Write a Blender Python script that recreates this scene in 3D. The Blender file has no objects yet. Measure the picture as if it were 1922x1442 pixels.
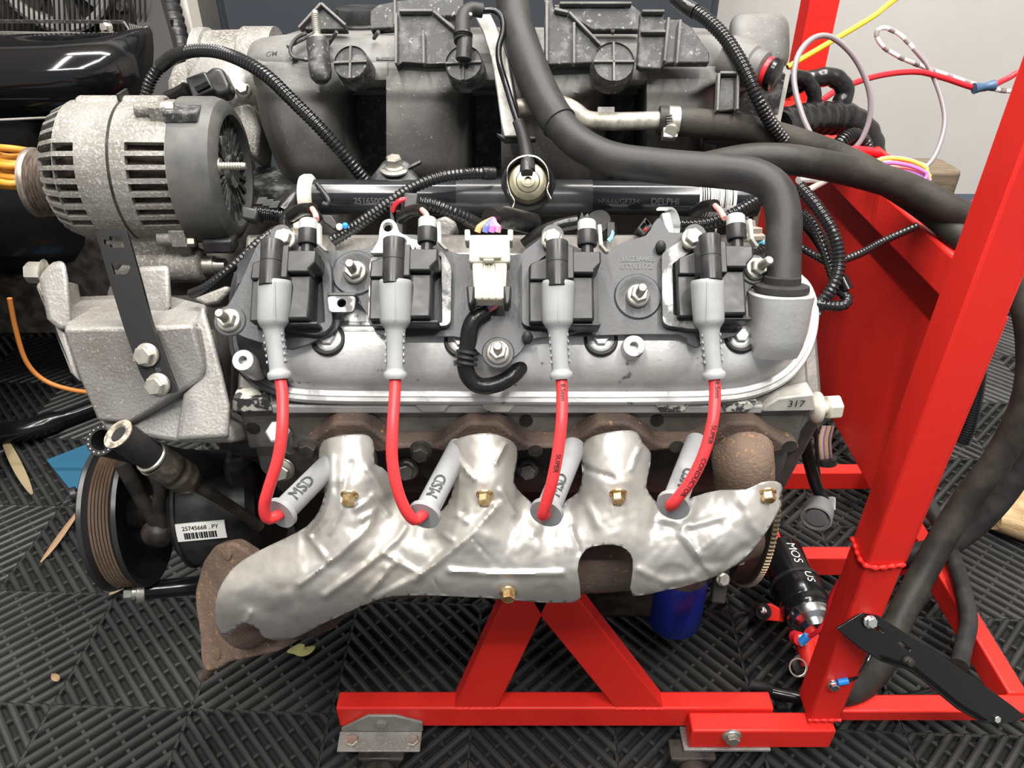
import bpy, math, random
from mathutils import Vector, Matrix
from mathutils.geometry import tessellate_polygon, delaunay_2d_cdt
from mathutils import noise as mnoise
random.seed(7)
SC = bpy.context.scene
COL = SC.collection
# ------------------------------------------------------------------ camera
F = 1444.0; CX, CY = 961.0, 721.0
PITCH = math.radians(34.4); CAMZ = 0.98
cp, sp = math.cos(PITCH), math.sin(PITCH)
CAM = Vector((0, 0, CAMZ)); FWD = Vector((0, cp, -sp)); UPV = Vector((0, sp, cp))
cd = bpy.data.cameras.new('camera'); cam = bpy.data.objects.new('camera', cd); COL.objects.link(cam)
cam.location = CAM; cam.rotation_euler = (math.pi/2 - PITCH, 0, 0)
cd.sensor_fit = 'HORIZONTAL'; cd.sensor_width = 36.0; cd.lens = 36.0*F/1922.0
cd.clip_start = 0.02; cd.clip_end = 50
SC.camera = cam
# ------------------------------------------------------------------ world, lamps, exposure
w = bpy.data.worlds.new('garage_air'); SC.world = w; w.use_nodes = True
w.node_tree.nodes['Background'].inputs[0].default_value = (0.85, 0.92, 1.0, 1)
w.node_tree.nodes['Background'].inputs[1].default_value = 0.22
def area(name, loc, sx, sy, power, rot=(0, 0, 0), col=(1, 0.97, 0.93)):
    d = bpy.data.lights.new(name, 'AREA'); d.shape = 'RECTANGLE'; d.size = sx; d.size_y = sy
    d.energy = power; d.color = col
    o = bpy.data.objects.new(name, d); COL.objects.link(o); o.location = loc; o.rotation_euler = rot
    return o
area('led_tube_lamp', (-0.55, 0.05, 2.83), 0.07, 1.9, 44)
area('led_tube_lamp', (0.75, 0.05, 2.83), 0.07, 1.9, 45)
area('led_tube_lamp', (0.1, 1.25, 2.83), 1.6, 0.07, 42)
area('led_tube_lamp', (0.1, -0.95, 2.83), 1.8, 0.07, 32)
SC.view_settings.view_transform = 'Standard'; SC.view_settings.look = 'None'
SC.view_settings.gamma = 1; SC.view_settings.use_curve_mapping = False
SC.view_settings.exposure = 0.85

# ------------------------------------------------------------------ picture -> place helpers
def ray(px, py): return FWD + Vector((1, 0, 0))*((px-CX)/F) - UPV*((py-CY)/F)
def P(px, py, t): return CAM + ray(px, py)*t                     # t = distance along the lens axis
def PY(px, py, Y): r = ray(px, py); return CAM + r*(Y/r.y)
def PZ(px, py, Z): r = ray(px, py); return CAM + r*((Z-CAMZ)/r.z)
def PX(px, py, X): r = ray(px, py); return CAM + r*(X/r.x)
def PL(px, py, o, n): r = ray(px, py); return CAM + r*((o-CAM).dot(n)/r.dot(n))
BN = Vector((0, -math.sqrt(.5), math.sqrt(.5))); BV = Vector((0, math.sqrt(.5), math.sqrt(.5))); BU = Vector((1, 0, 0))
BO = P(985, 650, .645)
def B(px, py, n): return PL(px, py, BO + BN*n, BN)               # point on the cylinder bank plane raised by n
def BW(u, v, n): return BO + BU*u + BV*v + BN*n
def UV(px, py, n=0):
    p = B(px, py, n) - BO; return (p.dot(BU), p.dot(BV))

# ------------------------------------------------------------------ mesh builder
def perp(a):
    a = a.normalized(); r = Vector((0, 0, 1)) if abs(a.z) < .9 else Vector((1, 0, 0))
    x = a.cross(r).normalized(); return x, a.cross(x).normalized()
def crom(pts, n=8):
    pts = [Vector(p) for p in pts]
    if len(pts) < 3: return [pts[0].lerp(pts[-1], i/n) for i in range(n+1)]
    e = [pts[0]*2-pts[1]] + pts + [pts[-1]*2-pts[-2]]; out = []
    for i in range(1, len(e)-2):
        a, b, c, d = e[i-1], e[i], e[i+1], e[i+2]
        for k in range(n):
            s = k/n
            out.append(.5*((2*b) + (c-a)*s + (2*a-5*b+4*c-d)*s*s + (3*b-a-3*c+d)*s**3))
    out.append(pts[-1]); return out
def resample(path, step):
    L = [0]
    for i in range(1, len(path)): L.append(L[-1] + (path[i]-path[i-1]).length)
    n = max(2, int(round(L[-1]/step))); out = []; j = 0
    for k in range(n+1):
        s = L[-1]*k/n
        while j < len(L)-2 and L[j+1] < s: j += 1
        d = L[j+1]-L[j]; out.append(path[j].lerp(path[j+1], (s-L[j])/d if d > 0 else 0))
    return out
def frames(path):
    T = []
    for i in range(len(path)):
        T.append((path[min(i+1, len(path)-1)]-path[max(i-1, 0)]).normalized())
    x, y = perp(T[0]); out = []
    for t in T:
        x = (x - t*x.dot(t)); x = x.normalized() if x.length > 1e-9 else perp(t)[0]
        out.append((t, x, t.cross(x)))
    return out
class MB:
    def __init__(s): s.v = []; s.f = []
    def add(s, vs, fs):
        o = len(s.v); s.v += [Vector(p) for p in vs]; s.f += [tuple(i+o for i in f) for f in fs]; return s
    def loft(s, loops, cap0=True, cap1=True, closed=True):
        o = len(s.v); n = len(loops[0])
        for l in loops: s.v += [Vector(p) for p in l]
        for i in range(len(loops)-1):
            for k in range(n if closed else n-1):
                a = o+i*n+k; b = o+i*n+(k+1) % n
                s.f.append((a, b, b+n, a+n))
        if cap0: s.f.append(tuple(o+k for k in reversed(range(n))))
        if cap1: s.f.append(tuple(o+(len(loops)-1)*n+k for k in range(n)))
        return s
    def tube(s, path, r, seg=14, caps=True, sx=1.0, sy=1.0):
        fr = frames(path); loops = []
        for i, (p, (t, x, y)) in enumerate(zip(path, fr)):
            rr = r(i/(len(path)-1)) if callable(r) else r
            loops.append([p + x*(math.cos(2*math.pi*k/seg)*rr*sx) + y*(math.sin(2*math.pi*k/seg)*rr*sy) for k in range(seg)])
        return s.loft(loops, caps, caps)
    def cyl(s, a, b, r0, r1=None, seg=20):
        a = Vector(a); b = Vector(b); r1 = r0 if r1 is None else r1
        x, y = perp(b-a)
        return s.loft([[c + x*(math.cos(2*math.pi*k/seg)*r) + y*(math.sin(2*math.pi*k/seg)*r) for k in range(seg)] for c, r in ((a, r0), (b, r1))])
    def lathe(s, o, ax, prof, seg=28, caps=True):
        o = Vector(o); ax = Vector(ax).normalized(); x, y = perp(ax)
        return s.loft([[o + ax*h + x*(math.cos(2*math.pi*k/seg)*r) + y*(math.sin(2*math.pi*k/seg)*r) for k in range(seg)] for r, h in prof], caps, caps)
    def hexa(s, o, ax, r, h, rot=0):
        o = Vector(o); ax = Vector(ax).normalized(); x, y = perp(ax); L = []
        for rr, hh in ((r, 0), (r, h*.85), (r*.86, h)):
            L.append([o + ax*hh + x*(math.cos(math.pi*k/3+rot)*rr) + y*(math.sin(math.pi*k/3+rot)*rr) for k in range(6)])
        return s.loft(L)
    def box(s, c, ax, ay, az):
        c = Vector(c); ax = Vector(ax); ay = Vector(ay); az = Vector(az); L = []
        for q in (-1, 1): L.append([c+az*q-ax-ay, c+az*q+ax-ay, c+az*q+ax+ay, c+az*q-ax+ay])
        return s.loft(L)
    def bx(s, x0, x1, y0, y1, z0, z1):
        return s.box(((x0+x1)/2, (y0+y1)/2, (z0+z1)/2), ((x1-x0)/2, 0, 0), (0, (y1-y0)/2, 0), (0, 0, (z1-z0)/2))
    def prism(s, poly, vec):
        vec = Vector(vec); return s.loft([[Vector(p) for p in poly], [Vector(p)+vec for p in poly]])
    def plate(s, outer, holes, vec):
        vec = Vector(vec); loops = [[Vector(p) for p in outer]] + [[Vector(p) for p in h] for h in holes]
        flat = [p for l in loops for p in l]; nrm = vec.normalized(); x, y = perp(nrm)
        tri = tessellate_polygon([[Vector((p.dot(x), p.dot(y), 0)) for p in l] for l in loops])
        o = len(s.v); n = len(flat); s.v += flat + [p+vec for p in flat]
        for t in tri:
            s.f.append((o+t[0], o+t[1], o+t[2])); s.f.append((o+n+t[2], o+n+t[1], o+n+t[0]))
        k = 0
        for l in loops:
            for i in range(len(l)):
                a = o+k+i; b = o+k+(i+1) % len(l); s.f.append((a, b, b+n, a+n))
            k += len(l)
        return s
    def ball(s, c, rx, ry=None, rz=None, ax=None, seg=16, rings=10):
        c = Vector(c); ry = rx if ry is None else ry; rz = rx if rz is None else rz
        X, Y, Z = ax if ax else (Vector((1, 0, 0)), Vector((0, 1, 0)), Vector((0, 0, 1))); L = []
        for i in range(rings+1):
            a = -math.pi/2 + math.pi*i/rings; q = max(.02, math.cos(a))
            L.append([c + X*(rx*q*math.cos(2*math.pi*k/seg)) + Y*(ry*q*math.sin(2*math.pi*k/seg)) + Z*(rz*math.sin(a)) for k in range(seg)])
        return s.loft(L)
def circ(c, x, y, r, n=20, r2=None):
    r2 = r if r2 is None else r2
    return [Vector(c) + x*(r*math.cos(2*math.pi*k/n)) + y*(r2*math.sin(2*math.pi*k/n)) for k in range(n)]
def rnd(poly, r, n=4):
    """round the corners of a 2D/3D polygon"""
    out = []; m = len(poly); poly = [Vector(p) for p in poly]
    for i in range(m):
        a, b, c = poly[i-1], poly[i], poly[(i+1) % m]
        d1 = a-b; d2 = c-b; q = min(r, d1.length*.45, d2.length*.45)
        p0 = b + d1.normalized()*q; p1 = b + d2.normalized()*q
        for k in range(n+1):
            s = k/n; out.append(p0*(1-s)**2 + b*2*s*(1-s) + p1*s*s)
    return out
def inset2(poly, d):
    """offset a closed 2D polygon inwards by d (any orientation)"""
    m = len(poly); A = sum(poly[i-1][0]*poly[i][1]-poly[i][0]*poly[i-1][1] for i in range(m)); sg = 1 if A > 0 else -1
    out = []
    for i in range(m):
        a, b, c = Vector(poly[i-1]), Vector(poly[i]), Vector(poly[(i+1) % m])
        e1 = (b-a).normalized(); e2 = (c-b).normalized()
        n1 = Vector((-e1.y, e1.x))*sg; n2 = Vector((-e2.y, e2.x))*sg
        q = n1+n2; q = q.normalized() if q.length > 1e-6 else n1
        out.append(b + q*(d/max(.5, q.dot(n1))))
    return out
def sm2(pts, n=4, closed=True):
    """smooth a pixel outline with a closed Catmull-Rom"""
    m = len(pts); P3 = [Vector((p[0], p[1])) for p in pts]; out = []
    for i in range(m):
        a, b, c, d = P3[i-1], P3[i], P3[(i+1) % m], P3[(i+2) % m]
        for k in range(n):
            s = k/n; out.append(.5*((2*b)+(c-a)*s+(2*a-5*b+4*c-d)*s*s+(3*b-a-3*c+d)*s**3))
    return out

def mesh_of(mb, name, mat, angle=35):
    me = bpy.data.meshes.new(name); me.from_pydata([tuple(p) for p in mb.v], [], mb.f); me.update()
    import bmesh
    bm = bmesh.new(); bm.from_mesh(me); bmesh.ops.recalc_face_normals(bm, faces=bm.faces); bm.to_mesh(me); bm.free()
    me.polygons.foreach_set('use_smooth', [True]*len(me.polygons))
    me.set_sharp_from_angle(angle=math.radians(angle))
    if mat: me.materials.append(mat)
    return me
def tag(o, label=None, cat=None, group=None, kind=None):
    for k, q in (('label', label), ('category', cat), ('group', group), ('kind', kind)):
        if q: o[k] = q
    return o
def thing(name, label, cat, loc, group=None):
    o = bpy.data.objects.new(name, None); COL.objects.link(o); o.location = Vector(loc); o.empty_display_size = .02
    return tag(o, label, cat, group)
def part(name, mb, mat, parent=None, bevel=0, angle=35, label=None, seg=2, subd=0):
    me = mb if isinstance(mb, bpy.types.Mesh) else mesh_of(mb, name, mat, angle)
    o = bpy.data.objects.new(name, me); COL.objects.link(o)
    if parent:
        o.parent = parent
        if parent.type == 'EMPTY': o.matrix_parent_inverse = Matrix.Translation(-parent.location)
    if subd:
        m = o.modifiers.new('subd', 'SUBSURF'); m.levels = subd; m.render_levels = subd
    if bevel:
        m = o.modifiers.new('bevel', 'BEVEL'); m.width = bevel; m.segments = seg; m.limit_method = 'ANGLE'; m.angle_limit = math.radians(40)
        m.use_clamp_overlap = True
    if label: o['label'] = label
    return o
def solo(name, mb, mat, label, cat, group=None, **k):
    return tag(part(name, mb, mat, None, **k), label, cat, group)
def copy_tree(o, loc, label=None, group=None):
    c = o.copy(); COL.objects.link(c); c.location = loc
    if label: c['label'] = label
    for ch in list(o.children):
        d = ch.copy(); COL.objects.link(d); d.parent = c; d.matrix_parent_inverse = ch.matrix_parent_inverse.copy()
        for g in list(ch.children):
            e = g.copy(); COL.objects.link(e); e.parent = d; e.matrix_parent_inverse = g.matrix_parent_inverse.copy()
    return c
# ------------------------------------------------------------------ materials
MATS = {}
def mat(name, col, rough=.5, metal=0., col2=None, scale=40, bump=0., bscale=120, rvar=0., cov=.5, soft=.15, coat=0., detail=6, trans=0., spec=.3, stretch=None, col3=None, scale3=300, cov3=.62):
    if name in MATS: return MATS[name]
    m = bpy.data.materials.new(name); m.use_nodes = True; MATS[name] = m
    nt = m.node_tree; b = nt.nodes['Principled BSDF']; N = nt.nodes.new; L = nt.links.new
    b.inputs['Base Color'].default_value = (*col, 1); b.inputs['Roughness'].default_value = rough
    b.inputs['Metallic'].default_value = metal; b.inputs['Coat Weight'].default_value = coat
    b.inputs['Coat Roughness'].default_value = .1; b.inputs['Transmission Weight'].default_value = trans
    b.inputs['Specular IOR Level'].default_value = spec
    tc = N('ShaderNodeTexCoord'); src = tc.outputs['Object']
    if stretch:
        mp = N('ShaderNodeMapping'); mp.inputs['Scale'].default_value = stretch; L(src, mp.inputs[0]); src = mp.outputs[0]
    def layer(prev, c2, sc, cv, sf):
        n = N('ShaderNodeTexNoise'); n.inputs['Scale'].default_value = sc; n.inputs['Detail'].default_value = detail
        n.inputs['Roughness'].default_value = .6; L(src, n.inputs['Vector'])
        r = N('ShaderNodeMapRange'); r.inputs[1].default_value = cv-sf; r.inputs[2].default_value = cv+sf
        r.interpolation_type = 'SMOOTHSTEP'; L(n.outputs[0], r.inputs[0])
        mx = N('ShaderNodeMix'); mx.data_type = 'RGBA'; L(r.outputs[0], mx.inputs[0])
        if isinstance(prev, tuple): mx.inputs[6].default_value = (*prev, 1)
        else: L(prev, mx.inputs[6])
        mx.inputs[7].default_value = (*c2, 1)
        return mx.outputs[2], r.outputs[0]
    cur = col
    if col2:
        cur, fac = layer(cur, col2, scale, cov, soft)
        if rvar:
            rr = N('ShaderNodeMapRange'); rr.inputs[3].default_value = rough; rr.inputs[4].default_value = rough+rvar
            L(fac, rr.inputs[0]); L(rr.outputs[0], b.inputs['Roughness'])
    if col3: cur, fac = layer(cur, col3, scale3, cov3, .04)
    if not isinstance(cur, tuple): L(cur, b.inputs['Base Color'])
    if bump:
        n = N('ShaderNodeTexNoise'); n.inputs['Scale'].default_value = bscale; n.inputs['Detail'].default_value = 4; L(src, n.inputs['Vector'])
        bp = N('ShaderNodeBump'); bp.inputs['Strength'].default_value = bump; bp.inputs['Distance'].default_value = .002
        L(n.outputs[0], bp.inputs['Height']); L(bp.outputs[0], b.inputs['Normal'])
    return m
M_red = mat('red_paint', (.64, .021, .014), .45, col2=(.56, .017, .012), scale=9, cov=.6, bump=.06, bscale=300, spec=.35)
M_redw = mat('red_weld', (.60, .014, .01), .4, bump=.5, bscale=300)
M_blk = mat('black_plastic', (.012, .012, .013), .33, col2=(.024, .024, .024), scale=60, rvar=.15, spec=.4)
M_blkg = mat('black_gloss', (.006, .006, .0065), .18, spec=.35)
M_plate = mat('black_steel_plate', (.040, .041, .043), .38, col2=(.062, .063, .065), scale=25, rvar=.12, bump=.12, bscale=400, metal=.2)
M_loom = mat('black_loom', (.009, .009, .0095), .26, spec=.45)
M_tape = mat('vinyl_tape', (.010, .010, .010), .28, bump=.5, bscale=90)
M_rub = mat('black_rubber', (.017, .017, .0175), .48, col2=(.030, .029, .028), scale=28, rvar=.1, bump=.08, bscale=200, spec=.25)
M_rubd = mat('dusty_rubber', (.017, .016, .0145), .5, col2=(.038, .034, .028), scale=22, rvar=.1, bump=.12, bscale=220, spec=.25)
M_int = mat('dusty_nylon', (.062, .061, .058), .60, col2=(.155, .152, .143), scale=11, cov=.48, soft=.2, bump=.12, bscale=240, col3=(.26, .255, .24), scale3=420, cov3=.66)
M_intd = mat('dark_nylon', (.030, .030, .030), .48, col2=(.12, .12, .116), scale=75, cov=.57, soft=.10, bump=.15, bscale=200, rvar=.2, col3=(.22, .22, .215), scale3=260, cov3=.64)
M_intm = mat('brown_black_nylon', (.075, .073, .067), .52, col2=(.17, .165, .152), scale=12, cov=.52, soft=.22, bump=.1, bscale=240, rvar=.15)
M_alu = mat('cast_aluminium', (.56, .56, .55), .42, .6, col2=(.36, .355, .34), scale=18, cov=.56, soft=.18, rvar=.15, bump=.12, bscale=320, col3=(.10, .10, .10), scale3=45, cov3=.70)
M_alud = mat('dirty_aluminium', (.235, .226, .208), .55, .4, col2=(.115, .104, .088), scale=22, cov=.54, soft=.22, rvar=.15, bump=.35, bscale=420, col3=(.30, .292, .275), scale3=380, cov3=.57)
M_alub = mat('bracket_aluminium', (.32, .31, .295), .52, .5, col2=(.18, .165, .145), scale=13, cov=.53, soft=.22, rvar=.15, bump=.3, bscale=380, col3=(.42, .41, .39), scale3=520, cov3=.62)
M_head = mat('oily_aluminium', (.20, .19, .175), .5, .5, col2=(.10, .09, .078), scale=20, cov=.5, soft=.2, rvar=.2, bump=.2, bscale=260)
M_white = mat('chipped_white', (.50, .485, .43), .6, .1, col2=(.05, .05, .05), scale=90, cov=.52, soft=.03, bump=.2)
M_shield = mat('aluminised_shield', (.50, .49, .47), .40, .60, col2=(.315, .292, .258), scale=9, cov=.50, soft=.2, rvar=.16, bump=.16, bscale=70, col3=(.30, .27, .22), scale3=30, cov3=.66)
M_rust = mat('rusty_iron', (.115, .078, .060), .75, .2, col2=(.062, .046, .040), scale=26, cov=.5, soft=.2, bump=.5, bscale=420, col3=(.30, .16, .08), scale3=160, cov3=.66)
M_rust2 = mat('lighter_rust', (.20, .138, .100), .75, .2, col2=(.115, .082, .066), scale=22, cov=.5, soft=.2, bump=.5, bscale=420, col3=(.34, .19, .10), scale3=200, cov3=.62)
M_zinc = mat('zinc_steel', (.62, .60, .54), .34, .9, col2=(.40, .37, .30), scale=120, cov=.55, rvar=.15)
M_gold = mat('yellow_zinc', (.66, .50, .28), .32, .9, col2=(.45, .26, .10), scale=140, cov=.5)
M_chrome = mat('bright_steel', (.75, .75, .75), .2, 1.)
M_sil = mat('grey_silicone', (.225, .23, .232), .5, col2=(.255, .26, .26), scale=30)
M_gcon = mat('grey_connector', (.33, .34, .335), .5)
M_gcon2 = mat('pale_clip', (.62, .60, .52), .5)
M_wire = mat('red_ignition_lead', (.58, .034, .038), .38, col2=(.50, .030, .034), scale=20)
M_wred = mat('red_wire', (.62, .02, .03), .35)
M_wht = mat('ivory_connector', (.56, .545, .46), .45, col2=(.46, .44, .35), scale=50)
M_paper = mat('white_label', (.78, .77, .74), .55, col2=(.5, .48, .44), scale=60, cov=.66, soft=.05)
M_ink = mat('black_ink', (.01, .01, .01), .6)
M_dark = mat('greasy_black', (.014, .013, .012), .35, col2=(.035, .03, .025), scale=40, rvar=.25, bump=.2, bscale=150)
M_blu = mat('blue_filter', (.010, .022, .20), .3)
M_yel = mat('yellow_wire', (.85, .62, .03), .4)
M_ora = mat('orange_cord', (.50, .21, .025), .5)
M_tile = mat('floor_rib', (.024, .0245, .0245), .32, col2=(.046, .046, .045), scale=3, cov=.55, soft=.2, rvar=.12, col3=(.09, .09, .085), scale3=180, cov3=.72)
M_tileb = mat('floor_base', (.010, .010, .010), .8)
M_wall = mat('painted_wall', (.50, .487, .462), .8, col2=(.47, .458, .436), scale=3, bump=.05, bscale=90)
M_ceil = mat('ceiling_paint', (.80, .79, .77), .9)
M_cab = mat('slate_cabinet', (.040, .046, .055), .45)
M_car = mat('car_black', (.004, .004, .0045), .10, coat=.6)
M_wood = mat('stool_wood', (.20, .155, .105), .6, col2=(.11, .085, .06), scale=14, cov=.5, soft=.2, stretch=(1, 8, 8), bump=.15)
M_log = mat('split_log', (.52, .38, .21), .7, col2=(.33, .22, .11), scale=20, stretch=(1, 1, 6), bump=.6, bscale=60)
M_clear = mat('clear_hose', (.24, .21, .22), .22, spec=.6)
# valve cover: bare casting with the old black paint left on its front (left) end
M_vc = mat('stripped_cover', (.74, .74, .73), .36, .42, col2=(.46, .455, .44), scale=16, cov=.54, soft=.2, rvar=.18, bump=.14, bscale=320, col3=(.16, .16, .155), scale3=60, cov3=.68)
def _paint():
    nt = M_vc.node_tree; b = nt.nodes['Principled BSDF']; N = nt.nodes.new; L = nt.links.new
    old = b.inputs['Base Color'].links[0].from_socket
    tc = N('ShaderNodeTexCoord'); sx = N('ShaderNodeSeparateXYZ'); L(tc.outputs['Object'], sx.inputs[0])
    n = N('ShaderNodeTexNoise'); n.inputs['Scale'].default_value = 45; n.inputs['Detail'].default_value = 8; L(tc.outputs['Object'], n.inputs['Vector'])
    a = N('ShaderNodeMath'); a.operation = 'MULTIPLY_ADD'; a.inputs[1].default_value = .07; L(n.outputs[0], a.inputs[0]); L(sx.outputs[0], a.inputs[2])
    r = N('ShaderNodeMapRange'); r.inputs[1].default_value = -.150; r.inputs[2].default_value = -.143; L(a.outputs[0], r.inputs[0])
    mx = N('ShaderNodeMix'); mx.data_type = 'RGBA'; L(r.outputs[0], mx.inputs[0]); mx.inputs[6].default_value = (.028, .028, .030, 1); L(old, mx.inputs[7]); L(mx.outputs[2], b.inputs['Base Color'])
    m2 = N('ShaderNodeMath'); m2.operation = 'MULTIPLY'; m2.inputs[1].default_value = .42; L(r.outputs[0], m2.inputs[0]); L(m2.outputs[0], b.inputs['Metallic'])
_paint()
# ================================================================== the setting
def struct(name, mb, m, parent=None, **k):
    o = part(name, mb, m, parent, **k); o['kind'] = 'structure'; return o
floor = struct('floor', MB().bx(-2.2, 2.4, -.6, 2.02, -.06, -.0125), M_tileb)
struct('wall_back', MB().bx(-2.2, 2.4, 2.02, 2.10, -.06, 2.9), M_wall)
struct('wall_left', MB().bx(-2.28, -2.2, -2.2, 2.10, -.06, 2.9), M_wall)
struct('wall_right', MB().bx(2.4, 2.48, -2.2, 2.10, -.06, 2.9), M_wall)
struct('ceiling', MB().bx(-2.28, 2.48, -2.2, 2.10, 2.9, 2.96), M_ceil)
# --- ribbed plastic tiles: 0.2 m fields with diagonal ribs in a checkerboard
g0 = PZ(620, 1339, 0); gB = PZ(98, 1322, 0)
gx = (g0-gB); Q = gx.length/2; gx.normalize(); gy = Vector((-gx.y, gx.x, 0)); gang = math.atan2(gx.y, gx.x)
PIT = Q*math.sqrt(2)/16
def rib_mesh(k):
    d = (k+.5)*PIT - Q*math.sqrt(2)/2; half = Q*math.sqrt(2)/2 - abs(d) - .0012
    wv = .0053; prof = [(-wv, -.012), (-wv, -.0055), (-wv*.8, -.0022), (-wv*.35, 0), (wv*.35, 0), (wv*.8, -.0022), (wv, -.0055), (wv, -.012)]
    L = []
    for sgn in (-1, 1):
        l = []
        for off, z in prof:
            h = Q*math.sqrt(2)/2 - abs(d+off) - .0008
            l.append(Vector((d+off, sgn*max(h, .001), z)))
        L.append(l)
    return MB().loft(L)
RIBM = [mesh_of(rib_mesh(k), 'rib', M_tile) for k in range(16)]
RIBV = [rib_mesh(k) for k in range(16)]
def tile_mb():
    mb = MB(); S = Q*math.sqrt(2)/2
    for k in range(8):
        d = (k+.5)*S*2/8 - S; h = S-abs(d)-.002
        mb.box((0, d, -.0085), (h, 0, 0), (0, .0022, 0), (0, 0, .0035))
    c = [Vector((0, -S+.001, 0)), Vector((S-.001, 0, 0)), Vector((0, S-.001, 0)), Vector((-S+.001, 0, 0))]
    for i in range(4):
        a, b = c[i], c[(i+1) % 4]; m = (a+b)/2; e = (b-a)/2; nn = Vector((-e.y, e.x, 0)).normalized()*.0012
        mb.box(m + Vector((0, 0, -.0075)), e, nn, (0, 0, .0045))
    return mb
TILEM = mesh_of(tile_mb(), 'floor_tile', M_tile)
cells = []
for i in range(-10, 12):
    for j in range(-3, 8):
        c = g0 + gx*((i+.5)*Q) + gy*((j+.5)*Q)
        if not (-1.95 < c.x < 2.1 and .1 < c.y < 1.93): continue
        v = c - CAM; t = v.dot(FWD); px = CX + F*v.x/t; py = CY - F*v.dot(UPV)/t
        hid = 1 if ((420 < px < 1480 and py < 1090) or not (-60 < px < 1980) or py > 1490) else 0
        cells.append((hid, t, i, j, c))
cells.sort(key=lambda q: (q[0], q[1]))
rest = MB(); nrib = 0
for n, (hid, t, i, j, c) in enumerate(cells):
    ang = gang + (-math.pi/4 if (i+j) % 2 else math.pi/4)
    o = bpy.data.objects.new('floor_tile', TILEM); COL.objects.link(o); o.parent = floor
    o.location = c; o.rotation_euler = (0, 0, ang)
    if nrib + 16 <= 300:
        for k in range(16):
            r = bpy.data.objects.new('rib', RIBM[k]); COL.objects.link(r); r.parent = o; nrib += 1
    else:
        R = Matrix.Translation(c) @ Matrix.Rotation(ang, 4, 'Z')
        for k in range(16): rest.add([R @ p for p in RIBV[k].v], RIBV[k].f)
rf = part('rib_field', rest, M_tile, floor); rf['kind'] = 'stuff'
# --- dark cabinet against the wall, seen over the manifold
t = thing('tool_cabinet', 'dark slate storage cabinet standing against the back wall', 'cabinet', (-.05, 1.85, 0))
x0, x1 = -.60, .42
part('body', MB().bx(x0, x1, 1.72, 2.0, .0, 1.6), M_cab, t, bevel=.006)
for k in range(6):
    z = .10 + k*.25
    part('drawer_front', MB().bx(x0+.02, x1-.02, 1.700, 1.722, z, z+.215), M_cab, t, bevel=.005)
# --- white upright leaning strip beside the cabinet
solo('white_corner_post', MB().bx(-.655, -.612, 1.60, 1.66, -.012, 1.5), mat('cream_trim', (.60, .57, .52), .6), 'pale square post standing left of the slate cabinet', 'post', bevel=.004)
# ================================================================== engine core
def bolt(parent, o, ax, r=.0075, h=.006, m=None, washer=0., stud=0., name='bolt', rot=.3, sr=None, flange=True):
    mb = MB(); o = Vector(o); ax = Vector(ax).normalized()
    if washer: mb.lathe(o, ax, [(washer, 0), (washer, .0016), (washer*.94, .0022)], 24)
    if flange: mb.lathe(o + ax*(.0022 if washer else 0), ax, [(r*1.28, 0), (r*1.22, .0012), (r*1.0, .0022)], 24)
    z = (.0022 if washer else 0) + (.002 if flange else 0)
    mb.hexa(o + ax*z, ax, r, h, rot)
    if stud:
        sr = sr or r*.5; prof = [(sr, z)]; n = int(stud/.0012)
        for k in range(n): prof += [(sr, z+h+stud*k/n), (sr*.9, z+h+stud*(k+.5)/n)]
        prof += [(sr*.75, z+h+stud)]; mb.lathe(o, ax, prof, 14)
    return part(name, mb, m or M_zinc, parent)
blk = thing('engine_block', 'dark greasy engine block and shallow oil pan behind the exhaust manifold', 'engine block', (.0, .80, .10))
cs = [(.545, .53), (.60, .47), (.645, .40), (.665, .30), (.70, .235), (.90, .235), (.935, .30), (.95, .40), (1.0, .47), (1.06, .54), (.98, .62), (.88, .55), (.72, .55), (.62, .62)]
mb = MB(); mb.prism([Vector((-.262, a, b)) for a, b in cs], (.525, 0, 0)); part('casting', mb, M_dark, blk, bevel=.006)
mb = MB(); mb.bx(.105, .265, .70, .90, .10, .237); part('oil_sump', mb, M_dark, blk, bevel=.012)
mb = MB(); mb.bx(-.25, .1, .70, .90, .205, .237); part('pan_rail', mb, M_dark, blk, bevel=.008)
# timing cover and water pump lumps at the front (left)
mb = MB(); mb.prism([Vector((-.30, a, b)) for a, b in ((.68, .22), (.92, .22), (.95, .40), (.90, .55), (.70, .55), (.65, .40))], (.045, 0, 0)); part('timing_cover', mb, M_head, blk, bevel=.01)
mb = MB(); mb.lathe((-.30, .80, .31), (-1, 0, 0), [(.03, 0), (.03, .03), (.095, .03), (.095, .06), (.08, .065), (.03, .05)], 40); part('crank_pulley', mb, M_dark, blk)
mb = MB(); mb.bx(-.40, -.29, .66, .94, .47, .64); part('water_pump', mb, M_head, blk, bevel=.02, seg=3)
# bell housing flange of the block, right of the last runner
mb = MB(); pl = [PX(x, y, .285) for x, y in ((1436, 850), (1500, 835), (1502, 918), (1440, 922))]
mb.prism([Vector((.262, a, b)) for a, b in ((.56, .56), (.60, .43), (.96, .43), (.92, .62), (.64, .64))], (.022, 0, 0)); part('bell_housing_flange', mb, M_head, blk, bevel=.004)
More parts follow.
